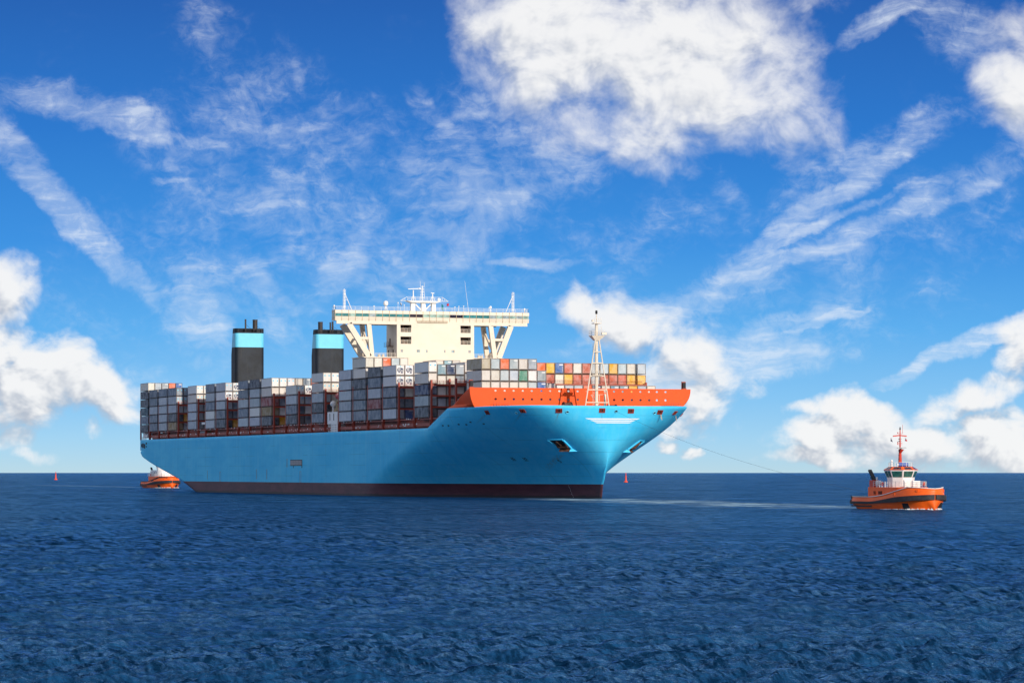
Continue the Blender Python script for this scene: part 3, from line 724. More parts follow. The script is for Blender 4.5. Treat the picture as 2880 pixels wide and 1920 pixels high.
# anchor pockets with anchors
def anchor_pocket(xp, z, flip):
    t = t_at(xp, z); p, rt, up, n = fix(t, z)
    if flip: rt = -rt          # rt points towards the stem on both bows
    down = Vector((0, 0, -1))
    pl = lambda a, b, c: p + rt * a + up * b + n * c
    mb = MB()
    # frame and bolster lip
    mb.hexa([pl(-2.6, 1.9, -.2), pl(1.6, 1.9, -.2), pl(1.6, 1.9, .18), pl(-2.6, 1.9, .18), pl(-2.9, 2.2, -.2), pl(1.6, 2.2, -.2), pl(1.6, 2.2, .18), pl(-2.9, 2.2, .18)], 0)
    mb.face([pl(-2.6, 1.9, .06), pl(-.9, -1.9, .06), pl(2.2, -1.9, .06), pl(1.5, 1.9, .06)], 1)     # flat dark face painted as the shade of the recess
    lip = [pl(-1.2, -1.5, .02), pl(2.3, -1.5, .02), pl(3.6, -3.0, .02), pl(-.5, -3.0, .02)]
    top = [pl(-1.0, -1.55, 1.15), pl(2.1, -1.55, 1.15)]
    mb.face([lip[0], lip[1], top[1], top[0]], 2); mb.face([top[0], top[1], lip[2], lip[3]], 0); mb.face([lip[1], lip[2], top[1]], 0); mb.face([lip[0], top[0], lip[3]], 0)
    mb.hexa([pl(1.5, 1.9, -.1), pl(1.9, 1.9, -.1), pl(1.9, 1.9, .3), pl(1.5, 1.9, .3), pl(2.2, -1.5, -.1), pl(2.6, -1.5, -.1), pl(2.6, -1.5, .4), pl(2.2, -1.5, .4)], 0)
    mb.hexa([pl(-3.0, 1.9, -.1), pl(-2.6, 1.9, -.1), pl(-2.6, 1.9, .3), pl(-3.0, 1.9, .3), pl(-1.4, -1.5, -.1), pl(-.9, -1.5, -.1), pl(-.9, -1.5, .4), pl(-1.4, -1.5, .4)], 0)
    mb.build('anchor_pocket', ['hull_blue', 'dark', 'rust'], hull)
    an = MB()
    an.bar(pl(-.6, 1.5, .25), pl(.35, -.6, .35), .45, .35, 0, up=n)
    an.bar(pl(-1.1, -.7, .4), pl(1.9, -.7, .4), .5, .45, 0, up=n)
    for a in (-1.0, 1.7): an.hexa([pl(a - .3, -.7, .2), pl(a + .3, -.7, .2), pl(a + .3, -.7, .6), pl(a - .3, -.7, .6), pl(a - .08, .8, .25), pl(a + .08, .8, .25), pl(a + .08, .8, .4), pl(a - .08, .8, .4)], 0)
    an.build('anchor', ['rust'], hull)
anchor_pocket(1578, 13.6, False)
anchor_pocket(1786, 13.4, True)
def stain(points):
    '''rust that has run down the plating below fittings: (x, y, z of the source, width, length)'''
    N = NT(MAT['hull_blue'].node_tree); b = N.n['Principled BSDF']; base = b.inputs['Base Color'].links[0].from_socket
    t = N.node('ShaderNodeTexCoord').outputs['Object']; sp = N.node('ShaderNodeSeparateXYZ'); N.l.new(t, sp.inputs[0])
    nz = N.noise(N.mapping(t, scale=(1, 1, .07)), 2.2, 5, .7); acc = None
    for (x, y, z, w_, L) in points:
        dxy = N.math('ABSOLUTE', N.math('SUBTRACT', sp.outputs[1], y)); sd2 = N.mapr(dxy, w_, w_ * .2)
        v = N.math('MULTIPLY', N.mapr(sp.outputs[2], z - L, z), N.mapr(sp.outputs[2], z + .05, z - .1))
        k2 = N.math('MULTIPLY', N.math('MULTIPLY', sd2, v), N.mapr(sp.outputs[0], x - 12, x - 8)); acc = k2 if acc is None else N.math('MAXIMUM', acc, k2)
    N.l.new(N.mix(N.math('MULTIPLY', N.math('MULTIPLY', acc, N.mapr(nz, .40, .62)), .55), base, N.rgb((.16, .12, .07))), b.inputs['Base Color'])
ta_, tb_ = t_at(1578, 11.2), t_at(1786, 11.2)
stain([(s_fwd_of(ta_, 11), ta_, 11.0, 1.1, 7.5), (s_fwd_of(tb_, 11), tb_, 11.0, .9, 6.5)] + [(p_.x, p_.y, p_.z - .55, .35, 3.2) for p_, n_ in FAIR])
# small marks on the shell: thruster crosses, bulb sign, draught figures, overboard scuppers
mk = MB()
def mark(xp, z, strokes, mi=0, sc_=1.0):
    t = t_at(xp, z); p, rt, up, n = fix(t, z, .03)
    for a0_, b0_, a1_, b1_, w in strokes:
        mk.bar(p + rt * a0_ * sc_ + up * b0_ * sc_, p + rt * a1_ * sc_ + up * b1_ * sc_, w * sc_, .05, mi, up=n)
CROSS = [(-.55, 0, -.12, 0, .12), (.12, 0, .55, 0, .12), (0, -.5, 0, -.1, .12), (0, .1, 0, .5, .12), (-.5, .42, -.2, .42, .1), (.2, .42, .5, .42, .1), (-.5, -.42, -.2, -.42, .1), (.2, -.42, .5, -.42, .1)]
mark(1443, 10.0, CROSS, 0, 1.4); mark(1478, 9.9, CROSS, 0, 1.4)
mark(1574, 9.4, [(-.4, .5, .3, .5, .14), (-.4, .5, -.4, 0, .14), (-.4, 0, .4, 0, .14), (.4, 0, .4, -.5, .14), (.4, -.5, -.3, -.5, .14)])
for xp, zz in ((1290, 18.9), (1311, 18.8), (1324, 19.4), (1360, 18.9), (1245, 18.7), (1261, 18.65)):
    mark(xp, zz, [(-.42, 0, .42, 0, .34)], 0)
for i in range(9):
    mark(1599 + i * 1.7, 3.2 - i * .36, [(-.14, 0, .14, 0, .14)], 1, .6)
mk.build('hull_marking', ['dark', 'white'], hull)['kind'] = 'stuff'
# shell door, gangway opening, draught marks and stern openings on the flat starboard side
YS = -BM
mb = MB(); mb.box(203.4, 216.0, YS - .10, YS - .01, 8.75, 10.15, 0); mb.box(203.1, 216.3, YS - .06, YS - .005, 8.55, 10.35, 1); mb.box(206.5, 206.7, YS - .1, YS, 7.9, 8.55, 1); mb.box(215.9, 216.2, YS - .1, YS, 7.9, 8.75, 1)
for i in range(9): mb.box(204.2 + i * 1.4, 204.28 + i * 1.4, YS - .12, YS - .1, 8.85, 10.1, 1)
mb.build('shell_door', ['grey', 'dark'], hull)
for (s0, s1, z0, z1) in ((198.8, 199.9, 8.2, 10.6), (163.0, 163.8, 4.5, 7.5), (100.0, 100.3, 4.2, 7.2), (175.5, 176.0, 4.4, 7.5), (116.5, 118.2, 3.6, 6.8), (213.5, 215.0, 3.6, 6.9)):
    mb = MB(); 
    for a, b, c, d_ in ((s0, s1, z0, z0 + .1), (s0, s1, z1 - .1, z1), (s0, s0 + .12, z0 + .1, z1 - .1), (s1 - .12, s1, z0 + .1, z1 - .1)): mb.box(a, b, YS - .05, YS - .004, c, d_)
    mb.build('draught_mark', 'grey', hull)
for (s0, s1, z0, z1) in ((0.6, 3.0, 15.7, 16.8), (3.4, 6.4, 15.3, 16.9), (6.8, 8.6, 15.1, 16.7), (10.2, 11.4, 16.5, 17.2), (10.2, 11.2, 15.5, 16.0)):
    mb = MB(); mb.box(s0, s1, -hb(s0, 16) - .14, -hb(s0, 16) + .35, z0, z1); mb.build('mooring_opening', 'dark', hull)

# coaming, side passage girder
mb = MB()
mb.box(4, 362, -26.2, 26.2, 17.72, 20.55, 0)
for y0, y1 in ((-28.6, -28.1), (28.1, 28.6)):
    mb.box(12, 337, y0, y1, 18.75, 19.65, 0)
    mb.box(2, 356, y0 + .1, y1 - .1, 20.55, 20.9, 0)
mb.build('hatch_coaming', ['red'], ship)
mb = MB()
rnd = random.Random(3)
for i in range(150):
    s = rnd.uniform(20, 335); z = rnd.choice((18.95, 19.3, 20.72)); mb.box(s, s + rnd.choice((.25, .35, .7)), -28.68, -28.61, z, z + rnd.uniform(.2, .45))
mb.build('bay_number', 'white', ship)['kind'] = 'stuff'

# ------------------------------------------------------------------ lashing bridges
PITCH, S24, GAP7 = 14.39, 337.59, 10.34
def post_s(k_): return S24 - (24 - k_) * PITCH + (0 if k_ >= 7 else PITCH - GAP7)
TIER, ZC0, CP = 2.97, 21.05, 2.53
post_me = {}
def post_mesh(h):
    if h in post_me: return post_me[h]
    m = MB()
    m.box(-.38, .38, -.22, .22, 0, h)
    m.box(-.55, -.38, -.3, .3, -3.3, 0.3); m.box(.38, .55, -.3, .3, -3.3, 0.3); m.box(-.38, .38, -.3, .3, -.5, .0); m.box(-.38, .38, -.3, .3, -3.3, -2.9)
    post_me[h] = m.mesh('post', ['red']); return post_me[h]
for k_ in range(1, 26):
    s = post_s(k_)
    hgt = {1: 7.6, 2: 8.9, 3: 8.9, 6: 9.6}.get(k_, 9.3)
    tmax = 28.6 if k_ < 25 else 26.5
    mb = MB()
    for zb in (ZC0 + 2.93, ZC0 + 5.9, ZC0 + 8.75):
        if zb - ZC0 > hgt: continue
        mb.box(s - .42, s + .42, -tmax + .25, tmax - .25, zb - .42, zb)
    zt = ZC0 + 8.75
    mb.box(s - .45, s - .30, -tmax + .4, tmax - .4, zt + .95, zt + 1.02); mb.box(s - .45, s - .38, -tmax + .4, tmax - .4, zt + .45, zt + .5)
    for i in range(12): mb.box(s + .3, s + .36, -tmax + 1 + i * 1.1, -tmax + 1.06 + i * 1.1, zt, zt + 1)
    lb = mb.build('lashing_bridge', ['red'], ship)
    for t in (-tmax, -tmax + 5.06, -tmax + 10.12, 0, tmax):
        mesh_obj('post', post_mesh(hgt + (0.9 if abs(t) < tmax - .1 and t != 0 else 0.6 if t == -tmax else 0)), lb, (s, t, ZC0))

# ------------------------------------------------------------------ containers
PAL = {'W': ((.74, .73, .70), 'white'), 'G': ((.43, .485, .53), 'light grey'), 'S': ((.135, .18, .235), 'slate grey'), 'D': ((.050, .072, .098), 'dark grey'),
       'T': ((.018, .075, .11), 'dark teal'), 'M': ((.28, .055, .055), 'maroon'), 'Y': ((.80, .42, .012), 'yellow'), 'O': ((.82, .13, .008), 'orange'),
       'R': ((.52, .105, .045), 'rust red'), 'B': ((.008, .11, .37), 'blue'), 'N': ((.012, .04, .12), 'navy'), 'C': ((.66, .61, .54), 'off-white'),
       'E': ((.04, .24, .15), 'green'), 'L': ((.20, .36, .44), 'pale blue'), 'K': ((.40, .33, .22), 'rusty tan'), 'U': ((.30, .20, .08), 'brown'), 'H': ((.33, .39, .42), 'blue grey')}
# starboard stack of each bay, bottom to top ('' = outer columns left empty)
STB = {1: 'DSTDDD', 2: 'SSGSS', 3: 'GGGGS', 4: 'UDGGS', 5: '', 6: 'GGGSG', 7: '', 8: 'GWSGS', 9: 'DSGSS', 10: '', 11: 'GSGSS', 12: 'GWGGD', 13: 'DUMDS', 14: '',
       15: 'DSGG', 16: '', 17: 'SDGGG', 18: '', 19: 'GHGGG', 20: 'SSSDDD', 21: 'SMGSD', 22: 'GSSGG', 23: '', 24: 'DHNSG', 25: '', 26: ''}
CONT = {}          # (bay, column, tier) -> (colour, kind)
rnd = random.Random(21)
EMPTY_IN = {5: 4, 7: 23, 10: 4, 14: 5, 16: 4, 18: 23, 23: 4, 25: 6}
for k_ in range(1, 27):
    if k_ in (7, 18): continue
    n0 = -11 if k_ < 25 else (-10 if k_ == 25 else -9)
    for c in range(n0, -n0 + 1):
        if k_ in EMPTY_IN and (c - n0 < EMPTY_IN[k_] or (k_ != 25 and -n0 - c < EMPTY_IN[k_])): continue
        nt_ = 5
        if k_ in (15,): nt_ = 4
        if k_ in (5, 10, 14, 16, 23): nt_ = 4
        for tr in range(1, nt_ + 1): CONT[(k_, c, tr)] = [rnd.choice('WGGSSCHRLDGYB'), 'ribbed']
for k_, st in STB.items():
    for i, ch in enumerate(st): CONT[(k_, -11, i + 1)] = [ch, 'ribbed']
def put(k_, tr, c0, colours, kinds=None):
    for i, ch in enumerate(colours):
        if ch == ' ': continue
        kd = {'r': 'ribbed', 'd': 'door', 'f': 'reefer'}[kinds[i]] if kinds else 'ribbed'
        CONT[(k_, c0 + i, tr)] = [ch, kd]
put(1, 6, -11, 'CGHOB'); put(1, 5, -11, 'DCSGS')
put(4, 5, -11, 'SS', 'dd'); put(4, 4, -11, 'SS', 'dd'); CONT[(4, -11, 5)][0] = 'S'
put(6, 5, -11, 'WW', 'dd'); put(6, 4, -11, 'CC', 'dd')
put(9, 5, -11, 'GWW', 'dff'); put(9, 4, -11, 'WWW', 'fff')
put(13, 5, -11, 'WWWCH', 'dddrr'); put(13, 4, -11, 'CCCGS', 'rrrrr')
put(15, 4, -11, 'WWW', 'dff'); put(15, 3, -11, 'GGS', 'ddd')
put(17, 5, -11, 'WW', 'dd'); put(17, 4, -11, 'CC', 'dd')
put(20, 6, -11, 'CCOGC'); put(20, 5, -11, 'CC')
put(19, 6, -1, 'CLC')
put(22, 5, -11, 'WW', 'ff'); put(22, 4, -11, 'WW', 'ff')
put(24, 5, -11, 'WLNH', 'drrr'); put(24, 4, -11, 'CCCS', 'rrrr'); put(24, 3, -11, 'NCCC', 'rrrr')
for k_, st in STB.items():                                            # the side faces keep the tones read off the photograph
    for i, ch in enumerate(st):
        if k_ in (6, 9, 13, 15, 17, 20, 22, 24, 1) and i >= len(st) - 2: continue
        CONT[(k_, -11, i + 1)][0] = ch
# foremost bay and the one behind it
for key in [q for q in CONT if q[0] == 26 and q[2] > 3]: del CONT[key]
put(26, 5, -9, 'KGOHCH'); put(26, 4, -9, 'CCGGEWH'); put(26, 3, -9, 'CCCCCGBCWGGONCLLYGC')
for key in [q for q in CONT if q[0] == 25 and q[2] > 3]: del CONT[key]
put(25, 5, -1, 'OYBRCRHGYGCG'); put(25, 4, -1, 'HRCYRRGRRRYY')
ZOFF = {}
for c in range(-2, 10): ZOFF[(26, c)] = -.25 if c == -2 else -.72
for c in range(-11, 12): ZOFF[(25, c)] = -.45
for c in range(-10, -7): ZOFF[(24, c)] = -.62
ZOFF.update({(1, c): -.25 for c in range(-11, 12)})
TOFF = {(25, 10): .45, (1, -11): 0}
def cont_pos(k_, c, tr):
    return Vector((post_s(k_) - 1.1 - 6.096, c * CP + TOFF.get((k_, c), 0), ZC0 + (tr - 1) * TIER + ZOFF.get((k_, c), 0)))

CL, CW, CH = 12.19, 2.40, 2.84
def container_mesh(kind):
    m = MB(); x0, x1, y, h = -CL / 2, CL / 2, CW / 2, CH
    # frame: corner posts, top and bottom rails (bottom rail raised on corner castings)
    for sx in (x0, x1 - .16):
        for sy in (-y, y - .16): m.box(sx, sx + .16, sy, sy + .16, 0, h, 1)
        m.box(sx, sx + .16, -y + .16, y - .16, .10, .26, 1); m.box(sx, sx + .16, -y + .16, y - .16, h - .13, h, 1)
    for sy in (-y, y - .12): m.box(x0 + .16, x1 - .16, sy, sy + .12, .08, .22, 1); m.box(x0 + .16, x1 - .16, sy, sy + .12, h - .11, h, 1)
    m.face([(x0 + .1, -y + .1, h - .03), (x1 - .1, -y + .1, h - .03), (x1 - .1, y - .1, h - .03), (x0 + .1, y - .1, h - .03)], 0)
    m.face([(x0 + .1, y - .1, .12), (x1 - .1, y - .1, .12), (x1 - .1, -y + .1, .12), (x0 + .1, -y + .1, .12)], 1)
    # side walls
    for sgn in (-1, 1):
        nrib = 30; L0, L1 = x0 + .16, x1 - .16
        prev = None
        for i in range(nrib):
            a = L0 + (L1 - L0) * i / nrib; w = (L1 - L0) / nrib
            for (p0, d0, p1, d1) in ((0, 0, .34, 0), (.34, 0, .5, .045), (.5, .045, .84, .045), (.84, .045, 1, 0)):
                q = [(a + w * p0, sgn * (y - .02 - d0), .22), (a + w * p1, sgn * (y - .02 - d1), .22), (a + w * p1, sgn * (y - .02 - d1), h - .11), (a + w * p0, sgn * (y - .02 - d0), h - .11)]
                m.face(q if sgn < 0 else q[::-1], 0)
    # ends
    for sgn in (-1, 1):
        X = x1 if sgn > 0 else x0
        front = sgn > 0
        if kind in ('ribbed', 'lined') or not front:
            nrib = 9; w = (2 * y - .32) / nrib
            for i in range(nrib):
                a = -y + .16 + i * w
                for (p0, d0, p1, d1) in ((0, .03, .36, .03), (.36, .03, .5, .11), (.5, .11, .86, .11), (.86, .11, 1, .03)):
                    q = [(X - sgn * d0, a + w * p0, .26), (X - sgn * d1, a + w * p1, .26), (X - sgn * d1, a + w * p1, h - .13), (X - sgn * d0, a + w * p0, h - .13)]
                    m.face(q if sgn > 0 else q[::-1], 0)
        if front and kind == 'lined': m.box(X - .02, X + .005, -.05, .98, h - .62, h - .38, 6); m.box(X - .02, X + .004, .86, .92, .6, 1.9, 6)
        if kind == 'ribbed' or kind == 'lined' or not front: pass
        elif kind == 'door':
            for a, b in ((-y + .16, -.02), (.02, y - .16)): m.box(X - .1, X - .03, a, b, .26, h - .13, 0)
            for a in (-.86, -.42, .42, .86): m.tube((X - .0, a, .2), (X - .0, a, h - .1), .03, n=5, mi=3)
            for a in (-.64, .64): m.box(X - .03, X - .015, a - .2, a + .2, 1.75, 2.15, 4)
            m.box(X - .03, X - .015, .55, .95, .7, .85, 5)
        else:
            m.box(X - .1, X - .03, -y + .16, y - .16, .26, h - .13, 0)
    return m.mesh('container_' + kind, ['container_paint', 'container_frame', 'dark', 'steel', 'band_blue', 'yellow_label', 'white'])
paint('yellow_label', (.75, .45, .03)); paint('machine', (.012, .03, .09), .5)
CM = {q: container_mesh(q) for q in ('ribbed', 'door', 'reefer', 'lined')}
# refrigeration unit: cowl, fan, compressor bay, a sub-assembly in the end of the box
def reefer_unit():
    m = MB(); X = CL / 2 - .03
    m.prism([(X, -.85, 1.15), (X, .85, 1.15), (X, .85, 1.75), (X, .55, 2.05), (X, -.55, 2.05), (X, -.85, 1.75)], (.05, 0, 0), 0)
    m.tube((X + .04, -.3, 1.6), (X + .09, -.3, 1.6), .34, n=12, mi=1); m.tube((X + .08, -.3, 1.6), (X + .11, -.3, 1.6), .14, n=8, mi=0)
    m.box(X + .05, X + .09, .2, .75, 1.3, 1.5, 1); m.box(X, X + .06, -.55, -.1, .75, 1.05, 0); m.box(X, X + .06, .15, .75, .62, 1.0, 0); m.box(X, X + .04, -.15, .15, 2.3, 2.6, 2)
    return m.mesh('refrigeration_unit', ['machine', 'steel', 'band_blue'])
REEF = reefer_unit()
ORD = ['first', 'second', 'third', 'fourth', 'fifth', 'sixth', 'seventh', 'eighth', 'ninth', 'tenth', 'eleventh', 'twelfth', 'thirteenth', 'fourteenth', 'fifteenth', 'sixteenth', 'seventeenth', 'eighteenth', 'nineteenth', 'twentieth', 'twenty-first', 'twenty-second', 'twenty-third', 'twenty-fourth', 'twenty-fifth', 'twenty-sixth']
#VISIBLE-BEGIN
VISIBLE = {(b, c, t) for b, row in {
    1: {-11: '123456', -10: '16', -9: '6', -8: '6', -7: '6'},
    2: {-11: '12345'},
    3: {-11: '12345', -10: '1'},
    4: {-11: '12345', -10: '12345'},
    6: {-11: '12345', -10: '12345'},
    8: {-11: '12345'},
    9: {-11: '12345', -10: '12345', -9: '15'},
    11: {-11: '12345', -10: '1'},
    12: {-11: '12345', -10: '1'},
    13: {-11: '12345', -10: '12345', -9: '45', -8: '5', -7: '5', -6: '5'},
    15: {-11: '1234', -10: '1234', -9: '34'},
    17: {-11: '12345', -10: '2345', -9: '25'},
    19: {-11: '12345', -10: '13', -6: '1', -1: '6', 0: '6', 1: '6'},
    20: {-11: '123456', -10: '16', -9: '6', -8: '6', -7: '6', -6: '1'},
    21: {-11: '12345', -10: '123'},
    22: {-11: '12345', -10: '12345', -9: '1345'},
    24: {-11: '12345', -10: '12345', -9: '2345', -8: '2345', -7: '345'},
    25: {-1: '45', 0: '45', 1: '45', 2: '45', 3: '45', 4: '45', 5: '45', 6: '45', 7: '45', 8: '45', 9: '45', 10: '45'},
    26: {-9: '345', -8: '2345', -7: '2345', -6: '2345', -5: '2345', -4: '2345', -3: '234', -2: '23', -1: '23', 0: '23', 1: '23', 2: '3', 3: '3', 4: '3', 5: '23', 6: '23', 7: '23', 8: '23', 9: '23'},
}.items() for c, ts_ in row.items() for t in map(int, ts_)}
#VISIBLE-END
rows_by = {}
for (k_, c, tr) in CONT: rows_by.setdefault(k_, set()).add(c)
hidden = []
crand = random.Random(5)
for key in sorted(CONT):
    k_, c, tr = key; ch, kind = CONT[key]
    rgb, cname = PAL[ch]
    if kind == 'ribbed' and ch in 'HLBN' and k_ != 4: kind = 'lined'
    j = crand.uniform(.88, 1.1); jc = tuple(min(.85, x * j * crand.uniform(.97, 1.03)) for x in rgb)
    if VISIBLE is not None and key not in VISIBLE: hidden.append((key, jc)); continue
    o = bpy.data.objects.new('shipping_container', CM[kind]); col.objects.link(o)
    o.location = cont_pos(*key); o.color = (*jc, 1)
    first = min(rows_by[k_]); r_ = c - first
    pre = {'ribbed': cname, 'lined': cname, 'door': cname + ' door-end', 'reefer': cname + ' refrigerated'}[kind]
    if k_ == 26: lab = f'{pre} container, foremost bay, {ORD[tr - 1]} tier from deck, {ORD[r_]} row from its left'
    elif k_ == 25: lab = f'{pre} container, second bay from bow, {ORD[tr - 1]} tier from deck, {ORD[c + 10]} row from starboard'
    else:
        row_ = 'outermost starboard row' if c == -11 else f'{ORD[c + 11]} row from starboard'
        lab = f'{pre} container, {ORD[k_ - 1]} bay from stern, {ORD[tr - 1]} tier from deck, {row_}'
    tag(o, lab, 'container', 'containers stacked on the ship')
    if kind == 'reefer': mesh_obj('refrigeration_unit', REEF, o)
    if key == (20, -9, 6):
        fc = bpy.data.curves.new('lettering', 'FONT'); fc.body = 'tex'; fc.size = .75; fc.extrude = .01
        tmp = bpy.data.objects.new('lettering_curve', fc); me_ = bpy.data.meshes.new_from_object(tmp); bpy.data.objects.remove(tmp); me_.materials.clear(); me_.materials.append(MAT['white'])
        lt = mesh_obj('lettering', me_, o, (CL / 2 + .02, -.98, 2.05)); lt.rotation_euler = (R(90), 0, R(90))
if hidden:                                                             # boxes buried in the stacks
    V = []; F = []; C4 = []
    for (key, jc) in hidden:
        p = cont_pos(*key); b = len(V)
        for z in (.1, CH):
            for x, y in ((-1, -1), (1, -1), (1, 1), (-1, 1)): V.append((p.x + x * (CL / 2 - .02), p.y + y * (CW / 2 - .02), p.z + z))
        for q in ((3, 2, 1, 0), (4, 5, 6, 7), (0, 1, 5, 4), (1, 2, 6, 5), (2, 3, 7, 6), (3, 0, 4, 7)): F.append(tuple(b + i for i in q))
        C4 += [(*jc, 1)] * 24
    me = bpy.data.meshes.new('container_stacks'); me.from_pydata(V, [], F); me.materials.append(MAT['mass'])
    ca = me.color_attributes.new('tone', 'FLOAT_COLOR', 'CORNER'); ca.data.foreach_set('color', np.array(C4, dtype=np.float32).ravel())
    o = bpy.data.objects.new('container_stacks', me); col.objects.link(o); o['kind'] = 'stuff'
    tag(o, 'mass of mixed containers packed behind the outer stacks', 'containers')

# ------------------------------------------------------------------ deckhouse and bridge
SB = 250.5
def box_part(name, mat, dims, parent=ship):
    m = MB(); m.box(*dims); return m.build(name, mat, parent)
box_part('accommodation_block', 'cream', (238.2, 249.6, -20.8, 21.6, 17.7, 40.0))
# tower with recessed balconies and windows on its front
mb = MB()
us = [-11, -9.9, -9.1, -6.6, -5.0, -3.9, -2.2, -1.6, 3.35, 3.85, 5.6, 6.65, 8.45, 10.8, 11.65, 12.65]
def hole_cells(u0, u1, v0, v1): return {(i, j) for i in range(len(us) - 1) for j in range(len(vz) - 1) if us[i] >= u0 - .01 and us[i + 1] <= u1 + .01 and vz[j] >= v0 - .01 and vz[j + 1] <= v1 + .01}
vz = [30, 41.45, 42.25, 43.9, 46.0, 47.3, 49.4, 51.2]
holes = set()
for u0, u1 in ((-9.9, -6.6), (8.45, 11.65)):
    holes |= hole_cells(u0, u1, 43.9, 46.0) | hole_cells(u0, u1, 47.3, 49.4)
win = set()
for u0, u1 in ((-9.9, -9.1), (-5.0, -3.9), (-2.2, -1.6), (3.35, 3.85), (5.6, 6.65), (10.8, 11.65)): win |= hole_cells(u0, u1, 41.45, 42.25)
mb.wall((SB, 0, 0), (0, 1, 0), (0, 0, 1), (1, 0, 0), us, vz, holes | win, .12)
mb.box(SB - 10.2, SB - 2.4, -11, 12.65, 30, 51.2, 0)                    # body behind the front
mb.face([(SB, -11, 30), (SB, -11, 51.2), (SB - 2.4, -11, 51.2), (SB - 2.4, -11, 30)]); mb.face([(SB, 12.65, 30), (SB - 2.4, 12.65, 30), (SB - 2.4, 12.65, 51.2), (SB, 12.65, 51.2)])
mb.face([(SB, -11, 51.2), (SB, 12.65, 51.2), (SB - 2.4, 12.65, 51.2), (SB - 2.4, -11, 51.2)])
for z in (43.85, 46.05, 47.25, 49.45): mb.box(SB - 2.4, SB - .12, -10.9, 12.55, z - .05, z + .05, 0)
tower = mb.build('deckhouse_tower', ['cream'], ship, weld=False)
for u0, u1 in ((-9.9, -6.6), (8.45, 11.65)):
    for v0, v1 in ((43.9, 46.0), (47.3, 49.4)):
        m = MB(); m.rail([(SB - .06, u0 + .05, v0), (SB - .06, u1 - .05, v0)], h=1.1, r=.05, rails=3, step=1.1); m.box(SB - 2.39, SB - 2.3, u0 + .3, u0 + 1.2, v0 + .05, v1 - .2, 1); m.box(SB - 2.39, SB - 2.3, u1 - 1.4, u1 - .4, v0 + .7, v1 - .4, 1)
        m.box(SB - 2.38, SB - 2.32, u0, u1, v0 + .05, v1 - .05, 2)  # brown sheet puts the recess's dark interior into colour
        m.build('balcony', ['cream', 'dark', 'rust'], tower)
for u0, u1, g_ in ((-9.9, -9.1, 'grey'), (-5.0, -3.9, 'glass_sky'), (-2.2, -1.6, 'glass_sky'), (3.35, 3.85, 'grey'), (5.6, 6.65, 'glass_sky'), (10.8, 11.65, 'grey')):
    m = MB(); m.box(SB - .2, SB - .1, u0, u1, 41.45, 42.25, 0)
    for a in (u0, u1 - .06): m.box(SB - .1, SB + .03, a, a + .06, 41.45, 42.25, 1)
    m.box(SB - .1, SB + .03, u0 + .06, u1 - .06, 42.19, 42.25, 1)
    m.build('window', [g_, 'cream'], tower)
m = MB()                                                                 # outside stair and door on the shaded side of the tower
for i in range(8): m.box(SB - 6.4 + i * .35, SB - 6.1 + i * .35, -11.9, -11.02, 40.1 + i * .42, 40.16 + i * .42)
m.rail([(SB - 9.6, -11.9, 43.4), (SB - 3.4, -11.9, 43.4)], r=.04); m.box(SB - 9.8, SB - 3.2, -12.0, -11.02, 43.3, 43.4)
for a, b, z in ((SB - 7.2, SB - 6.2, 43.5), (SB - 4.0, SB - 3.2, 40.2), (SB - 8.5, SB - 7.8, 40.2)): m.box(a, b, -11.06, -11.01, z, z + 2.1, 1)
m.build('outside_stair', ['rust', 'dark'], tower)
m = MB(); m.box(238.0, 250.4, -21.0, -11.05, 39.8, 40.05); m.box(238.0, 250.4, 12.7, 21.8, 39.8, 40.05)
m.rail([(250.2, -17.4, 40.05), (250.2, -11.3, 40.05)], r=.05, step=1.2); m.rail([(250.2, 12.8, 40.05), (250.2, 20.5, 40.05)], r=.05, step=1.2)
for t in (-16.4, -15.2, 14.2, 15.0, 16.4): m.box(249.0, 249.6, t, t + .7, 40.05, 40.75)
m.build('boat_deck', 'cream', ship)

# navigating bridge with full-width wings; front is one long run of windows
ZR, ZW1, ZW0, ZL, ZB = 53.45, 52.5, 51.6, 50.4, 49.45
def wing_back(t):
    a = abs(t); return SB - (8.0 if a < 20 else 8.0 - (a - 20) / 9.6 * 4.6)
mb = MB()
ts = [-29.7, -20, -13, -4, 5, 13, 20, 29.7]
for a, b in zip(ts[:-1], ts[1:]):
    for z0, z1, dx0, dx1 in ((ZL, ZW0, -.1, .1), (ZW1, ZR, .16, .1)):
        mb.hexa([(wing_back(a), a, z0), (SB + dx0, a, z0), (SB + dx0, b, z0), (wing_back(b), b, z0), (wing_back(a), a, z1), (SB + dx1, a, z1), (SB + dx1, b, z1), (wing_back(b), b, z1)])
    mb.hexa([(wing_back(a) + .3, a, ZW0), (SB - .35, a, ZW0), (SB - .35, b, ZW0), (wing_back(b) + .3, b, ZW0), (wing_back(a) + .3, a, ZW1), (SB - .3, a, ZW1), (SB - .3, b, ZW1), (wing_back(b) + .3, b, ZW1)])
mb.box(SB - .35, SB - .05, -29.2, -11.0, ZB, ZL, 0); mb.box(SB - .35, SB - .05, 12.65, 29.2, ZB, ZL, 0)      # girder under the wings
mb.box(SB - 7.6, SB - 7.2, -22, -11.0, ZB, ZL, 0); mb.box(SB - 7.6, SB - 7.2, 12.65, 22, ZB, ZL, 0)
for t in (-28, -25, -22, -19, -16, -13, 15, 18, 21, 24, 27): mb.box(max(wing_back(t) + .3, SB - 7.2), SB - .35, t - .08, t + .08, ZB + .3, ZL, 0)
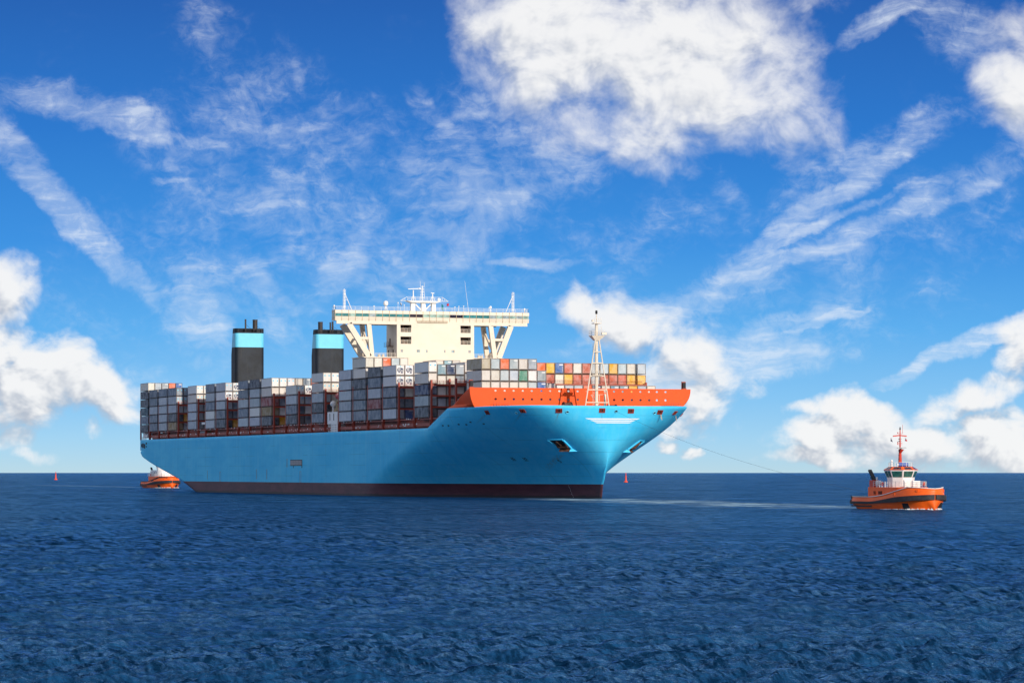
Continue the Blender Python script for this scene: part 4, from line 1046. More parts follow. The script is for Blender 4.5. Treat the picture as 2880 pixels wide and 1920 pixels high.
for s_ in (-1, 1): mb.hexa([(SB - .3, s_ * 11 + .8 * (s_ > 0), ZL), (SB, s_ * 11 + .8 * (s_ > 0), ZL), (SB, s_ * 14.4 + .8 * (s_ > 0), ZL), (SB - .3, s_ * 14.4 + .8 * (s_ > 0), ZL), (SB - .3, s_ * 11 + .8 * (s_ > 0), ZL + .02), (SB, s_ * 11 + .8 * (s_ > 0), ZL + .02), (SB, s_ * 14 + .8 * (s_ > 0), ZL + .02), (SB - .3, s_ * 14 + .8 * (s_ > 0), ZL + .02)])
bridge = mb.build('bridge', ['cream'], ship)
nw = 29; w = 59.4 / nw
for i in range(nw):
    t0 = -29.7 + i * w; m = MB()
    m.hexa([(SB - .25, t0 + .09, ZW0), (SB - .04, t0 + .09, ZW0), (SB - .04, t0 + w - .09, ZW0), (SB - .25, t0 + w - .09, ZW0), (SB - .2, t0 + .09, ZW1), (SB + .08, t0 + .09, ZW1), (SB + .08, t0 + w - .09, ZW1), (SB - .2, t0 + w - .09, ZW1)], 0)
    gm = 'glass_teal'
    if i in (11, 12, 17, 18): gm = 'glass_dark'
    elif i in (13, 14, 15, 16): gm = 'glass_pale'
    elif i >= 23 or i in (2, 5): gm = 'glass_sky' if i % 2 else 'glass_pale'
    m.build('window_pane', [gm], bridge)
    mm = MB(); mm.hexa([(SB - .2, t0 - .07, ZL), (SB + .06, t0 - .07, ZL), (SB + .06, t0 + .07, ZL), (SB - .2, t0 + .07, ZL), (SB - .2, t0 - .07, ZR - .02), (SB + .2, t0 - .07, ZR - .02), (SB + .2, t0 + .07, ZR - .02), (SB - .2, t0 + .07, ZR - .02)])
    mm.build('mullion', ['cream_shade'] if False else ['tan'], bridge)
for s_ in (-1, 1):
    for a, b in ((SB - 3.1, SB - 1.8), (SB - 1.7, SB - .4)):
        m = MB(); m.box(a, b, min(s_ * 29.66, s_ * 29.74), max(s_ * 29.66, s_ * 29.74), ZW0 - .5, ZW1 + .1); m.build('window_pane', ['glass_teal'], bridge)
m = MB()
m.rail([(SB - 3.2, -29.5, ZR), (SB - .1, -29.5, ZR), (SB - .1, 29.5, ZR), (SB - 3.2, 29.5, ZR)], h=1.05, r=.045, rails=3, step=2.0)
m.build('roof_rail', ['white'], bridge)
m = MB(); m.rail([(SB + .25, -4.8, ZL - .25), (SB + .25, 4.4, ZL - .25)], h=.5, r=.04, rails=2, step=1.3); m.box(SB, SB + .35, -4.8, 4.4, ZL - .32, ZL - .25); m.build('window_walkway', ['tan'], bridge)
# V-shaped wing supports, a front and a back frame each
for sgn, to, ti, bo, bi in ((-1, 25.4, 19.4, 19.3, 18.4), (1, 24.2, 17.9, 20.4, 19.2)):
    m = MB()
    for s_ in (SB - .55, SB - 7.2):
        m.bar((s_, sgn * to, ZB + .05), (s_, sgn * bo, 40.0), 1.0, 1.6, up=(0, 1, 0)); m.bar((s_, sgn * ti, ZB + .05), (s_, sgn * bi, 40.0), 1.0, 1.3, up=(0, 1, 0))
        zt_ = 45.4; a = bo + (to - bo) * (zt_ - 40) / 9.4; b = bi + (ti - bi) * (zt_ - 40) / 9.4
        m.bar((s_, sgn * a, zt_), (s_, sgn * b, zt_), .8, .7)
    m.bar((SB - .9, sgn * 22.2, 45.2), (SB - 6.9, sgn * 22.2, 45.2), .5, .6); m.bar((SB - .9, sgn * 20, 41.5), (SB - 6.9, sgn * 20, 41.5), .5, .6)
    m.bar((SB - .9, sgn * bi, 40.8), (SB - 6.9, sgn * ti, 48.5), .4, .5)
    m.build('wing_support', ['cream'], ship)
# roof gear
rm = MB()
for t in (-5.05, -1.85, 1.3): rm.box(SB - 4.3, SB - 3.1, t - .6, t + .6, ZR, 56.25)
rm.bar((SB - 3.7, -4.5, 55.9), (SB - 3.7, -2.3, 53.8), .3, .3); rm.bar((SB - 3.7, .8, 55.9), (SB - 3.7, -1.4, 53.8), .3, .3)
rm.hexa([(SB - 5, -5.6, 56.0), (SB - 2.4, -5.6, 56.0), (SB - 2.4, 2.0, 56.0), (SB - 5, 2.0, 56.0), (SB - 5.2, -7.2, 56.6), (SB - 2.2, -7.2, 56.6), (SB - 2.2, 3.9, 56.6), (SB - 5.2, 3.9, 56.6)])
rm.rail([(SB - 2.3, -7.0, 56.6), (SB - 2.3, 3.7, 56.6)], h=1.1, r=.04, step=1.2)
for s_, e, b in ((-1, -9.0, -6.9), (1, 5.7, 3.8)):
    rm.tube((SB - 3, e, 56.55), (SB - 3, b, 56.55), .06, n=5); rm.tube((SB - 3, e, 56.55), (SB - 3, b, 57.75), .06, n=5)
    for f_ in (.35, .65): rm.tube((SB - 3, e + (b - e) * f_, 56.55), (SB - 3, e + (b - e) * f_, 56.55 + 1.2 * f_), .04, n=4)
for t, zt_ in ((-4.9, 59.7), (1.0, 58.8)):
    rm.tube((SB - 3.5, t, 56.6), (SB - 3.5, t, zt_), .2, .16)
    for o_ in (-.7, .8): rm.tube((SB - 3.5, t + o_, 56.6), (SB - 3.5, t, 58.3), .07, n=5)
rm.bar((SB - 3.5, -6.5, 60.0), (SB - 3.5, -2.8, 60.2), .25, .2); rm.bar((SB - 3.5, .5, 59.0), (SB - 3.5, 1.5, 58.9), .25, .2); rm.box(SB - 3.8, SB - 3.2, -3.2, -2.7, 60.0, 60.4)
rm.tube((SB - 3.5, -2.2, 56.6), (SB - 3.5, -2.15, 61.0), .16)
for o_ in (-.5, .9): rm.tube((SB - 3.5, -2.2 + o_, 56.6), (SB - 3.5, -2.2 + o_ * .5, 60.2), .07, n=5)
for z in (57.6, 58.4, 59.2, 60.2, 60.8): rm.bar((SB - 3.5, -2.8, z), (SB - 3.5, -1.5, z), .1, .08)
rm.tube((SB - 3.5, -2.75, 60.8), (SB - 3.5, -2.8, 62.4), .05, n=5); rm.tube((SB - 3.5, -1.55, 60.8), (SB - 3.5, -1.55, 61.9), .05, n=5)
rm.build('radar_mast', ['white'], ship)
m = MB(); m.tube((SB - 2.4, 2.6, 57.0), (SB - 2.1, 2.6, 57.0), .45, n=10); m.build('search_light', ['white'], ship)
for t in (-26.3, 25.4):
    m = MB(); m.tube((SB - 2, t, ZR), (SB - 2, t, 59.6), .14, .1)
    for i in range(14): m.box(SB - 2.2, SB - 1.8, t - .38, t + .38, ZR + .4 + i * .42, ZR + .48 + i * .42)
    m.tube((SB - 2, t + .35, ZR), (SB - 2, t + .35, 59.3), .05, n=4); m.tube((SB - 2, t - .35, ZR), (SB - 2, t - .35, 59.3), .05, n=4)
    e = -math.copysign(2.3, t); m.tube((SB - 2, t + e, ZR), (SB - 2, t, 58.6), .1, n=6); m.tube((SB - 2, t + e * .45, 56.4), (SB - 2, t, 56.4), .05, n=4)
    m.build('signal_mast', ['white'], ship)
for t, r_, z in ((-13.6, .68, 55.6), (18.6, .36, 55.0), (-29.2, .28, 54.6), (29.2, .26, 54.6)):
    m = MB(); m.tube((SB - 2.5, t, ZR), (SB - 2.5, t, z - r_ * .6), r_ * .25, n=6)
    for o_ in (-.9, .9): m.tube((SB - 2.5, t + o_ * r_, ZR), (SB - 2.5, t, z - r_ * .6), .05, n=4)
    m.lathe([(r_ * .62, -r_), (r_, -r_ * .5), (r_, r_ * .35), (r_ * .86, r_ * .8), (r_ * .5, r_ * 1.1), (.02, r_ * 1.2)], (SB - 2.5, t, z))
    m.build('satellite_dome', ['white'], ship, smooth=True)
m = MB(); m.tube((SB - 2.5, 11.8, ZR), (SB - 2.5, 10.6, 62.6), .06, .03, n=5); m.build('whip_antenna', ['white'], ship)
m = MB()
for t, h in ((-10.2, 2.3), (-8.3, 1.6), (7.2, 1.3), (8.4, 1.5), (9.9, 1.6), (-17.5, 1.2), (17.8, 1.3)): m.tube((SB - 1.5, t, ZR), (SB - 1.5, t, ZR + h), .05, n=5); m.box(SB - 1.7, SB - 1.3, t - .14, t + .14, ZR + h, ZR + h + .2)
m.build('deck_antenna', ['white'], ship)
def flag(loc, w, h, mats, lean=.2):
    m = MB(); n_ = 6
    for i in range(n_):
        a, b = i / n_, (i + 1) / n_
        f_ = lambda u, v: (loc[0] + .25 * math.sin(u * 5), loc[1] + u * w, loc[2] - v * h - u * lean)
        for j, (v0, v1) in enumerate(((0, .5), (.5, 1))): m.face([f_(a, v1), f_(b, v1), f_(b, v0), f_(a, v0)], j)
    return m
flag((SB - 3, -9.0, 56.2), .45, .9, None, .5).build('flag', ['flag_white', 'flag_dark'], ship)
flag((SB - 3, 5.2, 55.9), .75, .75, None, -.1).build('flag', ['flag_red', 'flag_red'], ship)
flag((SB - 3, 3.6, 55.8), .7, 1.7, None, .5).build('flag', ['flag_teal', 'flag_teal'], ship)

# ship-side house under the bridge and its fittings
m = MB(); m.box(239.2, 249.6, -28.7, -22, 20.6, 24.1, 0); m.box(243.0, 249.6, -28.7, -22, 17.7, 20.58, 0); m.box(239.2, 242.9, -28.2, -22, 17.7, 20.55, 1)
for s_ in (241.6, 245.6): m.box(s_, s_ + .5, -28.75, -28.69, 21.6, 23.6, 1)
for i in range(3):
    for j in range(4): m.box(244.0 + i * 1.9, 244.4 + i * 1.9, -28.74, -28.69, 18.2 + j * .62, 18.55 + j * .62, 1)
for s_ in (239.9, 241.4): m.box(s_, s_ + .25, -28.6, -28.3, 17.7, 20.6, 0)
m.build('embarkation_house', ['white', 'dark'], ship)
m = MB(); m.lathe([(.1, -.9), (.7, -.55), (.95, 0), (.7, .6), (.05, .9)], (240.4, -27.3, 26.5)); m.tube((240.4, -27.3, 24.1), (240.4, -27.3, 25.8), .25); m.build('satellite_dome', ['white'], ship, smooth=True)
m = MB(); m.lathe([(.1, -.7), (.6, -.4), (.8, 0), (.6, .45), (.05, .7)], (240.8, -25.6, 25.4)); m.tube((240.8, -25.6, 24.1), (240.8, -25.6, 25.0), .2); m.build('satellite_dome', ['white'], ship, smooth=True)
m = MB()
for s_ in (243.2, 246.6): m.bar((s_, -27.8, 24.1), (s_ + 1.6, -26.0, 27.0), .35, .5)
m.bar((244.3, -27.4, 27.0), (247.3, -26.0, 28.6), .4, .5); m.bar((244.3, -27.4, 27.0), (246.2, -27.8, 24.6), .35, .4)
m.build('davit', ['tan'], ship)
paint('lifeboat_red', (.55, .03, .03), .35, .06)
lbt = thing('lifeboat', 'red enclosed lifeboat hanging amidships above the white starboard house', 'lifeboat', (245.6, -26.4, 28.7))
m = MB(); ring = []
for i, x in enumerate(np.linspace(-3.6, 3.6, 13)):
    e = max(0.04, 1 - abs(x / 3.6) ** 2.6); rw, rt_, rb = 1.35 * e ** .5, 1.15 * e ** .45, 1.25 * e ** .6
    ring.append([(x, rw * math.cos(a), (rt_ if math.sin(a) > 0 else rb) * math.sin(a)) for a in np.linspace(0, 2 * math.pi, 14, endpoint=False)])
for a, b in zip(ring[:-1], ring[1:]):
    for i in range(14): m.face([a[i], a[(i + 1) % 14], b[(i + 1) % 14], b[i]])
m.build('hull', ['lifeboat_red'], lbt, smooth=True, weld=True)
m = MB(); m.box(-3.3, 3.3, -1.42, -1.3, -.1, .08); m.box(-1.0, 1.0, -.5, .5, 1.05, 1.45); m.build('canopy', ['lifeboat_red'], lbt)
m = MB()
for x in (-2.6, 2.6): m.tube((x, 0, .8), (x, .2, 3.2), .06, n=5)
m.build('fall', ['grey'], lbt)

# engine casing, crane post, deck house at the stern
box_part('engine_casing', 'white', (80.0, 92.4, -19, 20, 17.7, 33.5))
m = MB(); m.box(88.6, 90.6, -27.6, -25.8, 17.7, 33.6, 0); m.box(86.2, 92, -28.4, -26.4, 22.6, 23.3, 1); m.box(84.5, 92, -24.0, -19, 20, 31.0, 2); m.box(84.4, 91.8, -28.5, -28.0, 18.9, 20.3, 3)
for i in range(8): m.bar((84.6 + i * .9, -28.52, 18.9), (85.3 + i * .9, -28.52, 20.3), .12, .06, 3)
m.build('provision_crane', ['tan', 'white', 'dark', 'grey'], ship)
m = MB(); m.box(-1.8, 5.2, -28.2, -24.5, 18.9, 20.6, 0); m.box(-2.2, 5.6, -28.5, -24.2, 20.6, 20.9, 0); m.rail([(-1.6, -28.6, 18.2), (5, -28.6, 18.2)], h=1.1, r=.06, step=1.0)
m.box(1.8, 4.2, -28.26, -28.2, 20.1, 20.3, 1); m.build('stern_house', ['white', 'dark'], ship)
m = MB(); m.bar((-2.4, -28.9, 18.2), (-2.4, -28.9, 28.9), .5, .5); m.bar((-2.4, 28.9, 18.2), (-2.4, 28.9, 28.9), .5, .5); m.build('stern_post', ['red'], ship)

# funnels
def funnel(t0, t1, pipes):
    sF = 92.3; r_ = 1.15
    def ring(z, back):
        pts = [(back, t0)] ; 
        for a in np.linspace(math.pi, math.pi / 2, 6): pts.append((sF - r_ + r_ * math.sin(a), t0 + r_ + r_ * math.cos(a)))
        for a in np.linspace(math.pi / 2, 0, 6): pts.append((sF - r_ + r_ * math.sin(a), t1 - r_ + r_ * math.cos(a)))
        pts.append((back, t1))
        return [(x, y, z) for x, y in pts]
    def back(z): return sF - 5.6 if z < 46 else sF - 5.6 + (z - 46) / 9 * 2.2
    def shell(zs, grow=0.0):
        m = MB(); rs = [ring(z, back(z)) for z in zs]
        for a, b in zip(rs[:-1], rs[1:]):
            for i in range(len(a)): j = (i + 1) % len(a); m.face([a[i], a[j], b[j], b[i]])
        m.face(rs[-1]); return m
    f_ = shell([20, 30, 40, 46, 48.45]).build('funnel', ['black'], ship, smooth=False, weld=True)
    sm = lambda o: [setattr(p, 'use_smooth', True) for p in o.data.polygons if abs(p.normal.z) < .5]
    b_ = shell([48.45, 53.15]).build('funnel_band', ['band_blue'], f_, weld=True)
    # top casing, open-sided
    m = MB(); zt0, zt1 = 53.15, 54.75
    lo, hi = ring(zt0, back(zt0)), ring(zt0 + .35, back(zt0)); 
    for i in range(len(lo)): j = (i + 1) % len(lo); m.face([lo[i], lo[j], hi[j], hi[i]])
    m.face(hi)
    hi2 = ring(zt1, back(zt1))
    for i in (0, 1, 2, 3, 4, 5, 7, 8, 9, 10, 11, 12, 13):
        j = (i + 1) % len(hi); 
        if j < len(hi): m.face([hi[i], hi[j], hi2[j], hi2[i]])
    m.box(sF - .15, sF, t0 + r_, t1 - r_, zt1 - .18, zt1); m.box(sF - .1, sF - .02, t0 + r_, t1 - r_, zt1 - .75, zt1 - .68)
    for q in (.3, .55, .8): m.box(sF - .12, sF - .02, t0 + r_ + (t1 - t0 - 2 * r_) * q, t0 + r_ + (t1 - t0 - 2 * r_) * q + .1, zt0 + .35, zt1 - .18)
    m.box(sF - 1.2, sF - .3, t1 - r_ - 1.6, t1 - r_ - .2, zt0 + .35, zt1 - .2)
    m.build('funnel_top', ['black'], f_)
    for (t, rr, z) in pipes:
        m = MB(); m.tube((sF - 2.4, t, zt0 + .2), (sF - 2.4, t, z), rr, n=12); m.tube((sF - 2.4, t, z - .25), (sF - 2.4, t, z + .02), rr * 1.06, n=12); m.build('exhaust_pipe', ['soot'], f_)
    m = MB(); 
    for (t, rr, z) in pipes: m.tube((sF - 2.4, t, z - 1.6), (sF - 1.4, t + 1.5, zt1), .05, n=4)
    m.build('stay', ['soot'], f_)
funnel(-18.3, -8.3, [(-14.2, .28, 57.9), (-10.9, .82, 57.8)])
funnel(9.7, 19.7, [(11.9, .80, 57.4), (15.4, .28, 57.3), (16.2, .32, 57.6)])

# foremast
fm = MB(); sm_ = 385.0; z0 = Z_FC - 1.38; top = 41.2
fm.tube((sm_, 0, z0), (sm_, 0, 42.0), .46, .40, n=14); fm.tube((sm_, 0, 42.0), (sm_, 0, 44.2), .38, .34, n=12); fm.tube((sm_, 0, 44.2), (sm_, 0, 46.6), .12, n=8)
for e in (-1, 1): fm.tube((sm_ + .6, e * 3.45, z0), (sm_ + .6, e * .5, 40.0), .17, n=8)
for z in (24.2, 27.4, 30.9, 34.2, 37.0):
    f_ = (z - z0) / (40.0 - z0); t = 3.45 + (.5 - 3.45) * f_; fm.tube((sm_ + .6, -t, z), (sm_ + .6, t, z), .14, n=6)
fm.hexa([(sm_ - .7, -.6, 39.9), (sm_ + .7, -.6, 39.9), (sm_ + .7, .6, 39.9), (sm_ - .7, .6, 39.9), (sm_ - 1.1, -1.7, 41.1), (sm_ + 1.2, -1.7, 41.1), (sm_ + 1.2, 1.9, 41.1), (sm_ - 1.1, 1.9, 41.1)])
fm.box(sm_ - .9, sm_ + 1, -.95, 1.0, 44.1, 44.3); fm.box(sm_ - .9, sm_ + 1.0, -1.4, 1.2, 31.0, 31.15)
fm.rail([(sm_ + 1.1, -1.65, 41.1), (sm_ + 1.1, 1.85, 41.1)], h=1.1, r=.04, step=.7); fm.rail([(sm_ + .95, -.9, 44.3), (sm_ + .95, .95, 44.3)], h=1.1, r=.04, step=.6); fm.rail([(sm_ + .95, -1.35, 31.15), (sm_ + .95, 1.15, 31.15)], h=1.1, r=.04, step=.6)
fm.rail([(sm_ - 1.0, -1.6, 41.1), (sm_ + 1.1, -1.65, 41.1)], h=1.1, r=.04, step=.7)
fm.box(sm_ + 1.1, sm_ + 1.6, .9, 2.2, 41.3, 41.9); fm.box(sm_ + .5, sm_ + 1.0, -1.5, -1.1, 44.6, 45.1); fm.tube((sm_, 1.3, 42.2), (sm_, 1.3, 43.6), .05, n=4)
for i in range(36): fm.box(sm_ - .1, sm_ + .1, -.95, -.6, z0 + .6 + i * .48, z0 + .66 + i * .48)
fm.tube((sm_, -.95, z0), (sm_, -.95, 39), .04, n=4)
fore = fm.build('foremast', ['cream'], ship)
m = MB(); m.tube((sm_, 0, 46.6), (sm_, 0, 47.5), .28, n=8); m.tube((sm_, 0, 46.9), (sm_, 0, 47.1), .36, n=8); m.build('mast_light', ['dark'], fore)
# deck gear on the forecastle that shows over the rail
m = MB(); zf = Z_FC - 1.38
m.bar((sm_ - 1, 2.7, zf), (sm_ - 1, 2.7, 26.4), .5, .5); m.tube((sm_ - 1, 2.7, 26.4), (sm_ - 1, 2.7, 28.0), .07, n=5); m.bar((sm_ - 1, 2.4, zf + .6), (sm_ - 1, -1.1, 26.1), .15, .15); m.bar((sm_ - 1, -.9, 26.2), (sm_ - 1, 2.9, 26.3), .08, .08)
for t in (.2, 1.2): m.bar((sm_ - 1, t, 24.6), (sm_ - 1, t, 26.2), .1, .1)
m.build('jib_post', ['cream'], ship)
for t, r_ in ((-6.2, 1.25), (6.0, 1.0)):
    m = MB(); m.tube((380.5, t - .9, zf + r_), (380.5, t + .9, zf + r_), r_, n=14); m.tube((380.5, t - 1.1, zf + r_), (380.5, t - .9, zf + r_), r_ * 1.2, n=14); m.tube((380.5, t + .9, zf + r_), (380.5, t + 1.1, zf + r_), r_ * 1.2, n=14); m.box(379, 382, t - 2.4, t - 1.2, zf, zf + 1.4); m.build('mooring_winch', ['rust'], ship)
m = MB()
for t in (-9.5, -8.3, 8.5, 10.0, 11.2): m.tube((383, t, zf), (383, t, zf + 1.75), .3, n=8); m.tube((383, t, zf + 1.6), (383, t, zf + 1.8), .42, n=8)
m.build('bollard', ['yellow_label'], ship)
for xp, z in ((1858, 21.1), (1900, 20.9)):
    t = t_at(xp, z); p, rt, up, n = fix(t, z, .1); m = MB()
    for o_ in (-.1, .05, .2): m.tube(p + rt * o_, p + rt * (o_ + .15) + Vector((0, 0, -1.1 - o_)) + n * .15, .05, n=5)
    m.build('rope_tail', ['rope_pale'], ship)


# ------------------------------------------------------------------ tugs
def make_tug(loc, rz, label, variant):
    root = thing('tug_boat', label, 'tug', loc, rz)
    OR, WH = 'tug_orange', 'white'
    X0, X1 = -12.6, 12.3
    def deckb(x):
        if x > 2: return 4.65 * max(0, 1 - ((x - 2) / (X1 - 2)) ** 2.6) ** .5
        if x < -8: return 4.65 - .75 * ((-8 - x) / 4.6) ** 2
        return 4.65
    def wlb(x):
        if x > -2: return 4.3 * max(0, 1 - ((x + 2) / (X1 - .9 + 2)) ** 2.4) ** .6 if x < X1 - .9 else 0
        if x < -7: return 4.3 - 1.6 * ((-7 - x) / 5.6) ** 2
        return 4.3
    def sheer(x): return 2.15 + (0 if x < -5 else 1.75 * min(1, ((x + 5) / 13.5)) ** 1.9) - (0.22 * max(0, (x - 9.2) / 3.1) ** 2)
    def belt(x): return (1.12 + 1.05 * max(0, (x + 3.5) / 15.5) ** 1.15 if x > -3.5 else 1.12)
    def bhalf(x): return .20 + .25 * min(1, max(0, (x + 1) / 7))
    xs = list(np.linspace(X0, 6, 28)) + list(6 + (X1 - 6) * np.sin(np.linspace(0, math.pi / 2, 16))[1:])
    def b_at(x, z):
        zs_ = belt(x); f_ = min(1, max(0, (z + .2) / (zs_ + .2)))
        b = wlb(x) + (deckb(x) - wlb(x)) * f_ ** .8
        if z > zs_: b -= .22 * (z - zs_)
        if x < -10: b -= 0.0
        return max(b, 0)
    m = MB()
    NZ = 9
    for sgn in (-1, 1):
        base = len(m.v)
        for x in xs:
            for j in range(NZ + 1):
                z = -1.0 + (sheer(x) + 1.0) * j / NZ
                xx = x
                if x < -9: xx = x + max(0, (.9 - z)) * .8 * ((-9 - x) / 3.6)     # raked stern
                m.v.append((xx, sgn * b_at(x, z), z))
        for i in range(len(xs) - 1):
            for j in range(NZ):
                q = (base + i * (NZ + 1) + j, base + (i + 1) * (NZ + 1) + j, base + (i + 1) * (NZ + 1) + j + 1, base + i * (NZ + 1) + j + 1)
                m.f.append(q if sgn < 0 else q[::-1]); m.m.append(0)
    for j in range(NZ):
        a = m.v[j]; b = m.v[j + 1]
        m.face([(a[0], -a[1], a[2]), (a[0], a[1], a[2]), (b[0], b[1], b[2]), (b[0], -b[1], b[2])])
    m.face([(x, -b_at(x, 1.2) + .1, 1.25) for x in xs[:-1]] + [(x, b_at(x, 1.2) - .1, 1.25) for x in reversed(xs[:-1])], 1)
    h = m.build('hull', [OR if variant == 0 else 'tug_orange', 'deck'], root, smooth=True, weld=True)
    md = h.modifiers.new('plating', 'SOLIDIFY'); md.thickness = .12; md.offset = -1
    # white capping along the rail
    m = MB()
    for sgn in (-1, 1):
        for a, b in zip(xs[:-1], xs[1:]): m.bar((a, sgn * b_at(a, sheer(a)), sheer(a) + .02), (b, sgn * b_at(b, sheer(b)), sheer(b) + .02), .22, .12)
    m.build('rail_capping', [WH if variant == 0 else 'rubber'], h)
    # rubber belt
    m = MB()
    for sgn in (-1, 1):
        for a, b in zip(xs[:-1], xs[1:]):
            for (x, y) in ((0, 0),):
                za, zb, ha, hb_ = belt(a), belt(b), bhalf(a), bhalf(b)
                ya, yb = b_at(a, za), b_at(b, zb); pr = .28
                na_ = max(.1, .28); ca = min(1, max(0, (a - 9) / 3.3)); cb = min(1, max(0, (b - 9) / 3.3))
                A = [(a - .0, sgn * (ya - .1), za - ha), (a + pr * ca, sgn * (ya + pr * (1 - ca * .4)), za - ha), (a + pr * ca, sgn * (ya + pr * (1 - ca * .4)), za + ha), (a, sgn * (ya - .1), za + ha)]
                B = [(b - .0, sgn * (yb - .1), zb - hb_), (b + pr * cb, sgn * (yb + pr * (1 - cb * .4)), zb - hb_), (b + pr * cb, sgn * (yb + pr * (1 - cb * .4)), zb + hb_), (b, sgn * (yb - .1), zb + hb_)]
                for i in range(4): j = (i + 1) % 4; q = [A[i], B[i], B[j], A[j]]; m.face(q if sgn < 0 else q[::-1])
    m.tube((X0 - .1, -3.9, 1.2), (X0 - .1, 3.9, 1.2), .42, n=10); m.tube((X0 + .1, -3.9, 2.0), (X0 + .1, 3.9, 2.0), .28, n=10)
    m.build('fender_belt', ['rubber'], h)
    m = MB()
    m.box(-11.2, -3.2, -b_at(-8, .45) - .16, -b_at(-8, .45) + .1, .38, .62); m.box(-11.2, -3.2, b_at(-8, .45) - .1, b_at(-8, .45) + .16, .38, .62); m.build('side_fender', ['rubber'], h)
    # bow recesses (dark pockets) and hawse holes
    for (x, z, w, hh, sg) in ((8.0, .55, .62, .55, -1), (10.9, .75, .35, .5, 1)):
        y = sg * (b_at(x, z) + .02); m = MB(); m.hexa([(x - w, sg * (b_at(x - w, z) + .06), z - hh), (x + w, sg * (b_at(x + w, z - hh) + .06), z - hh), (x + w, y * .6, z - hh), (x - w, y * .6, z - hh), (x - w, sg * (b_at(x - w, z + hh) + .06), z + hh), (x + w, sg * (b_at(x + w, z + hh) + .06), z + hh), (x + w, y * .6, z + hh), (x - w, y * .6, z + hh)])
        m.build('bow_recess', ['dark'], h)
    for x, sg in ((5.2, -1), (10.6, -1), (10.6, 1)):
        z = sheer(x) - .55; m = MB(); m.lathe([(.2, 0), (.27, .0), (.27, .14), (.2, .14)], n=12); me = m.mesh('hawse_hole', [OR]);
        o = mesh_obj('hawse_hole', me, h, (x, sg * (b_at(x, z) - .02), z)); o.rotation_euler = (R(90) if sg < 0 else R(-90), 0, R(35) * (1 if sg < 0 else -1) * (1 if x > 8 else .3))
        m = MB(); m.tube((0, 0, .02), (0, 0, .1), .2, n=10); o2 = mesh_obj('hawse_hole', m.mesh('hawse_dark', ['dark']), h, o.location); o2.rotation_euler = o.rotation_euler
    # deckhouse with rounded front
    zt = 3.9
    def house(x0, x1, hw, z0, z1, mat, name, nseg=8):
        mm = MB(); pl_ = [(x0, -hw), (x1 - hw * .9, -hw)] + [(x1 - hw * .9 + hw * .9 * math.sin(a), -hw * math.cos(a)) for a in np.linspace(0, math.pi, nseg * 2)[1:-1]] + [(x1 - hw * .9, hw), (x0, hw)]
        mm.prism([(x, y, z0) for x, y in reversed(pl_)], (0, 0, z1 - z0))
        return mm.build(name, [mat], root, weld=True)
    if variant == 0:
        dh = house(-7.4, 6.0, 3.1, 1.2, zt, OR, 'deckhouse')
        m = MB()
        for x in (-5.0, -4.55, -3.2, -2.8, -2.4, -2.0): m.box(x - .1, x + .1, -3.16, -3.08, 2.6, 3.2)
        m.build('vent_slot', ['dark'], dh)
        for x in (2.4, 3.4):
            m = MB(); a = math.asin(min(1, max(0, (x - 3.21) / 2.79))); y = -3.1 * math.cos(a); m.box(x - .2, x + .2, y - .06, y + .2, 2.5, 3.1); m.build('window', ['glass_dark'], dh)
        cx, zs0, zs1, zs2 = -.6, zt, 5.62, 6.85
    else:
        dh = house(-4.2, 8.0, 3.6, 1.2, 4.0, OR, 'deckhouse'); up_ = house(-3.0, 6.6, 3.1, 4.0, 6.2, WH, 'upper_house'); zt = 6.2
        for x, z in ((-1.6, 5.3), (1.2, 5.3), (3.4, 5.3)):
            m = MB(); m.box(x - .28, x + .28, -3.17, -3.08, z - .3, z + .3); m.build('window', ['glass_dark'], up_)
        cx, zs0, zs1, zs2 = 1.8, zt, 7.3, 8.5
    # octagonal wheelhouse, windows leaning out
    def octo(r, z, ex=1.12): return [(cx + r * ex * math.cos(R(22.5 + 45 * i)) / math.cos(R(22.5)), r * math.sin(R(22.5 + 45 * i)) / math.cos(R(22.5)), z) for i in range(8)]
    r0, r1, r2 = 2.05, 2.25, 2.75
    m = MB(); A, B, Cc = octo(r0, zs0), octo(r1, zs1), octo(r2, zs2)
    for i in range(8): j = (i + 1) % 8; m.face([A[i], A[j], B[j], B[i]])
    D = octo(r2 + .02, zs2 + .14)
    for i in range(8): j = (i + 1) % 8; m.face([B[i], B[j], Cc[j], Cc[i]]); m.face([Cc[i], Cc[j], D[j], D[i]])
    m.face(D); wh = m.build('wheelhouse', [WH], root, weld=True)
    for i in range(8):
        j = (i + 1) % 8
        b0, b1, c0, c1 = [Vector(q) for q in (B[i], B[j], Cc[i], Cc[j])]
        nrm = (b1 - b0).cross(c0 - b0).normalized()
        halves = ((.08, .92),) if i not in (1, 5) else ((.07, .46), (.54, .93))
        for u0, u1 in halves:
            f_ = lambda u, v: b0.lerp(b1, u).lerp(c0.lerp(c1, u), v) + nrm * .03
            m = MB(); q = [f_(u0, .06), f_(u1, .06), f_(u1, .92), f_(u0, .92)]; m.prism(q, nrm * -.05); m.build('window_pane', ['glass_tug'], wh)
    # roof with sloped skylights
    zr0, zr1 = zs2 + .14, zs2 + .72
    m = MB(); E1, E2 = octo(r2 + .12, zr0), octo(1.95, zr1)
    for i in range(8): j = (i + 1) % 8; m.face([E1[i], E1[j], E2[j], E2[i]])
    m.face(E2); m.face(E1[::-1]); rf = m.build('roof', [OR if variant == 0 else WH], root, weld=True)
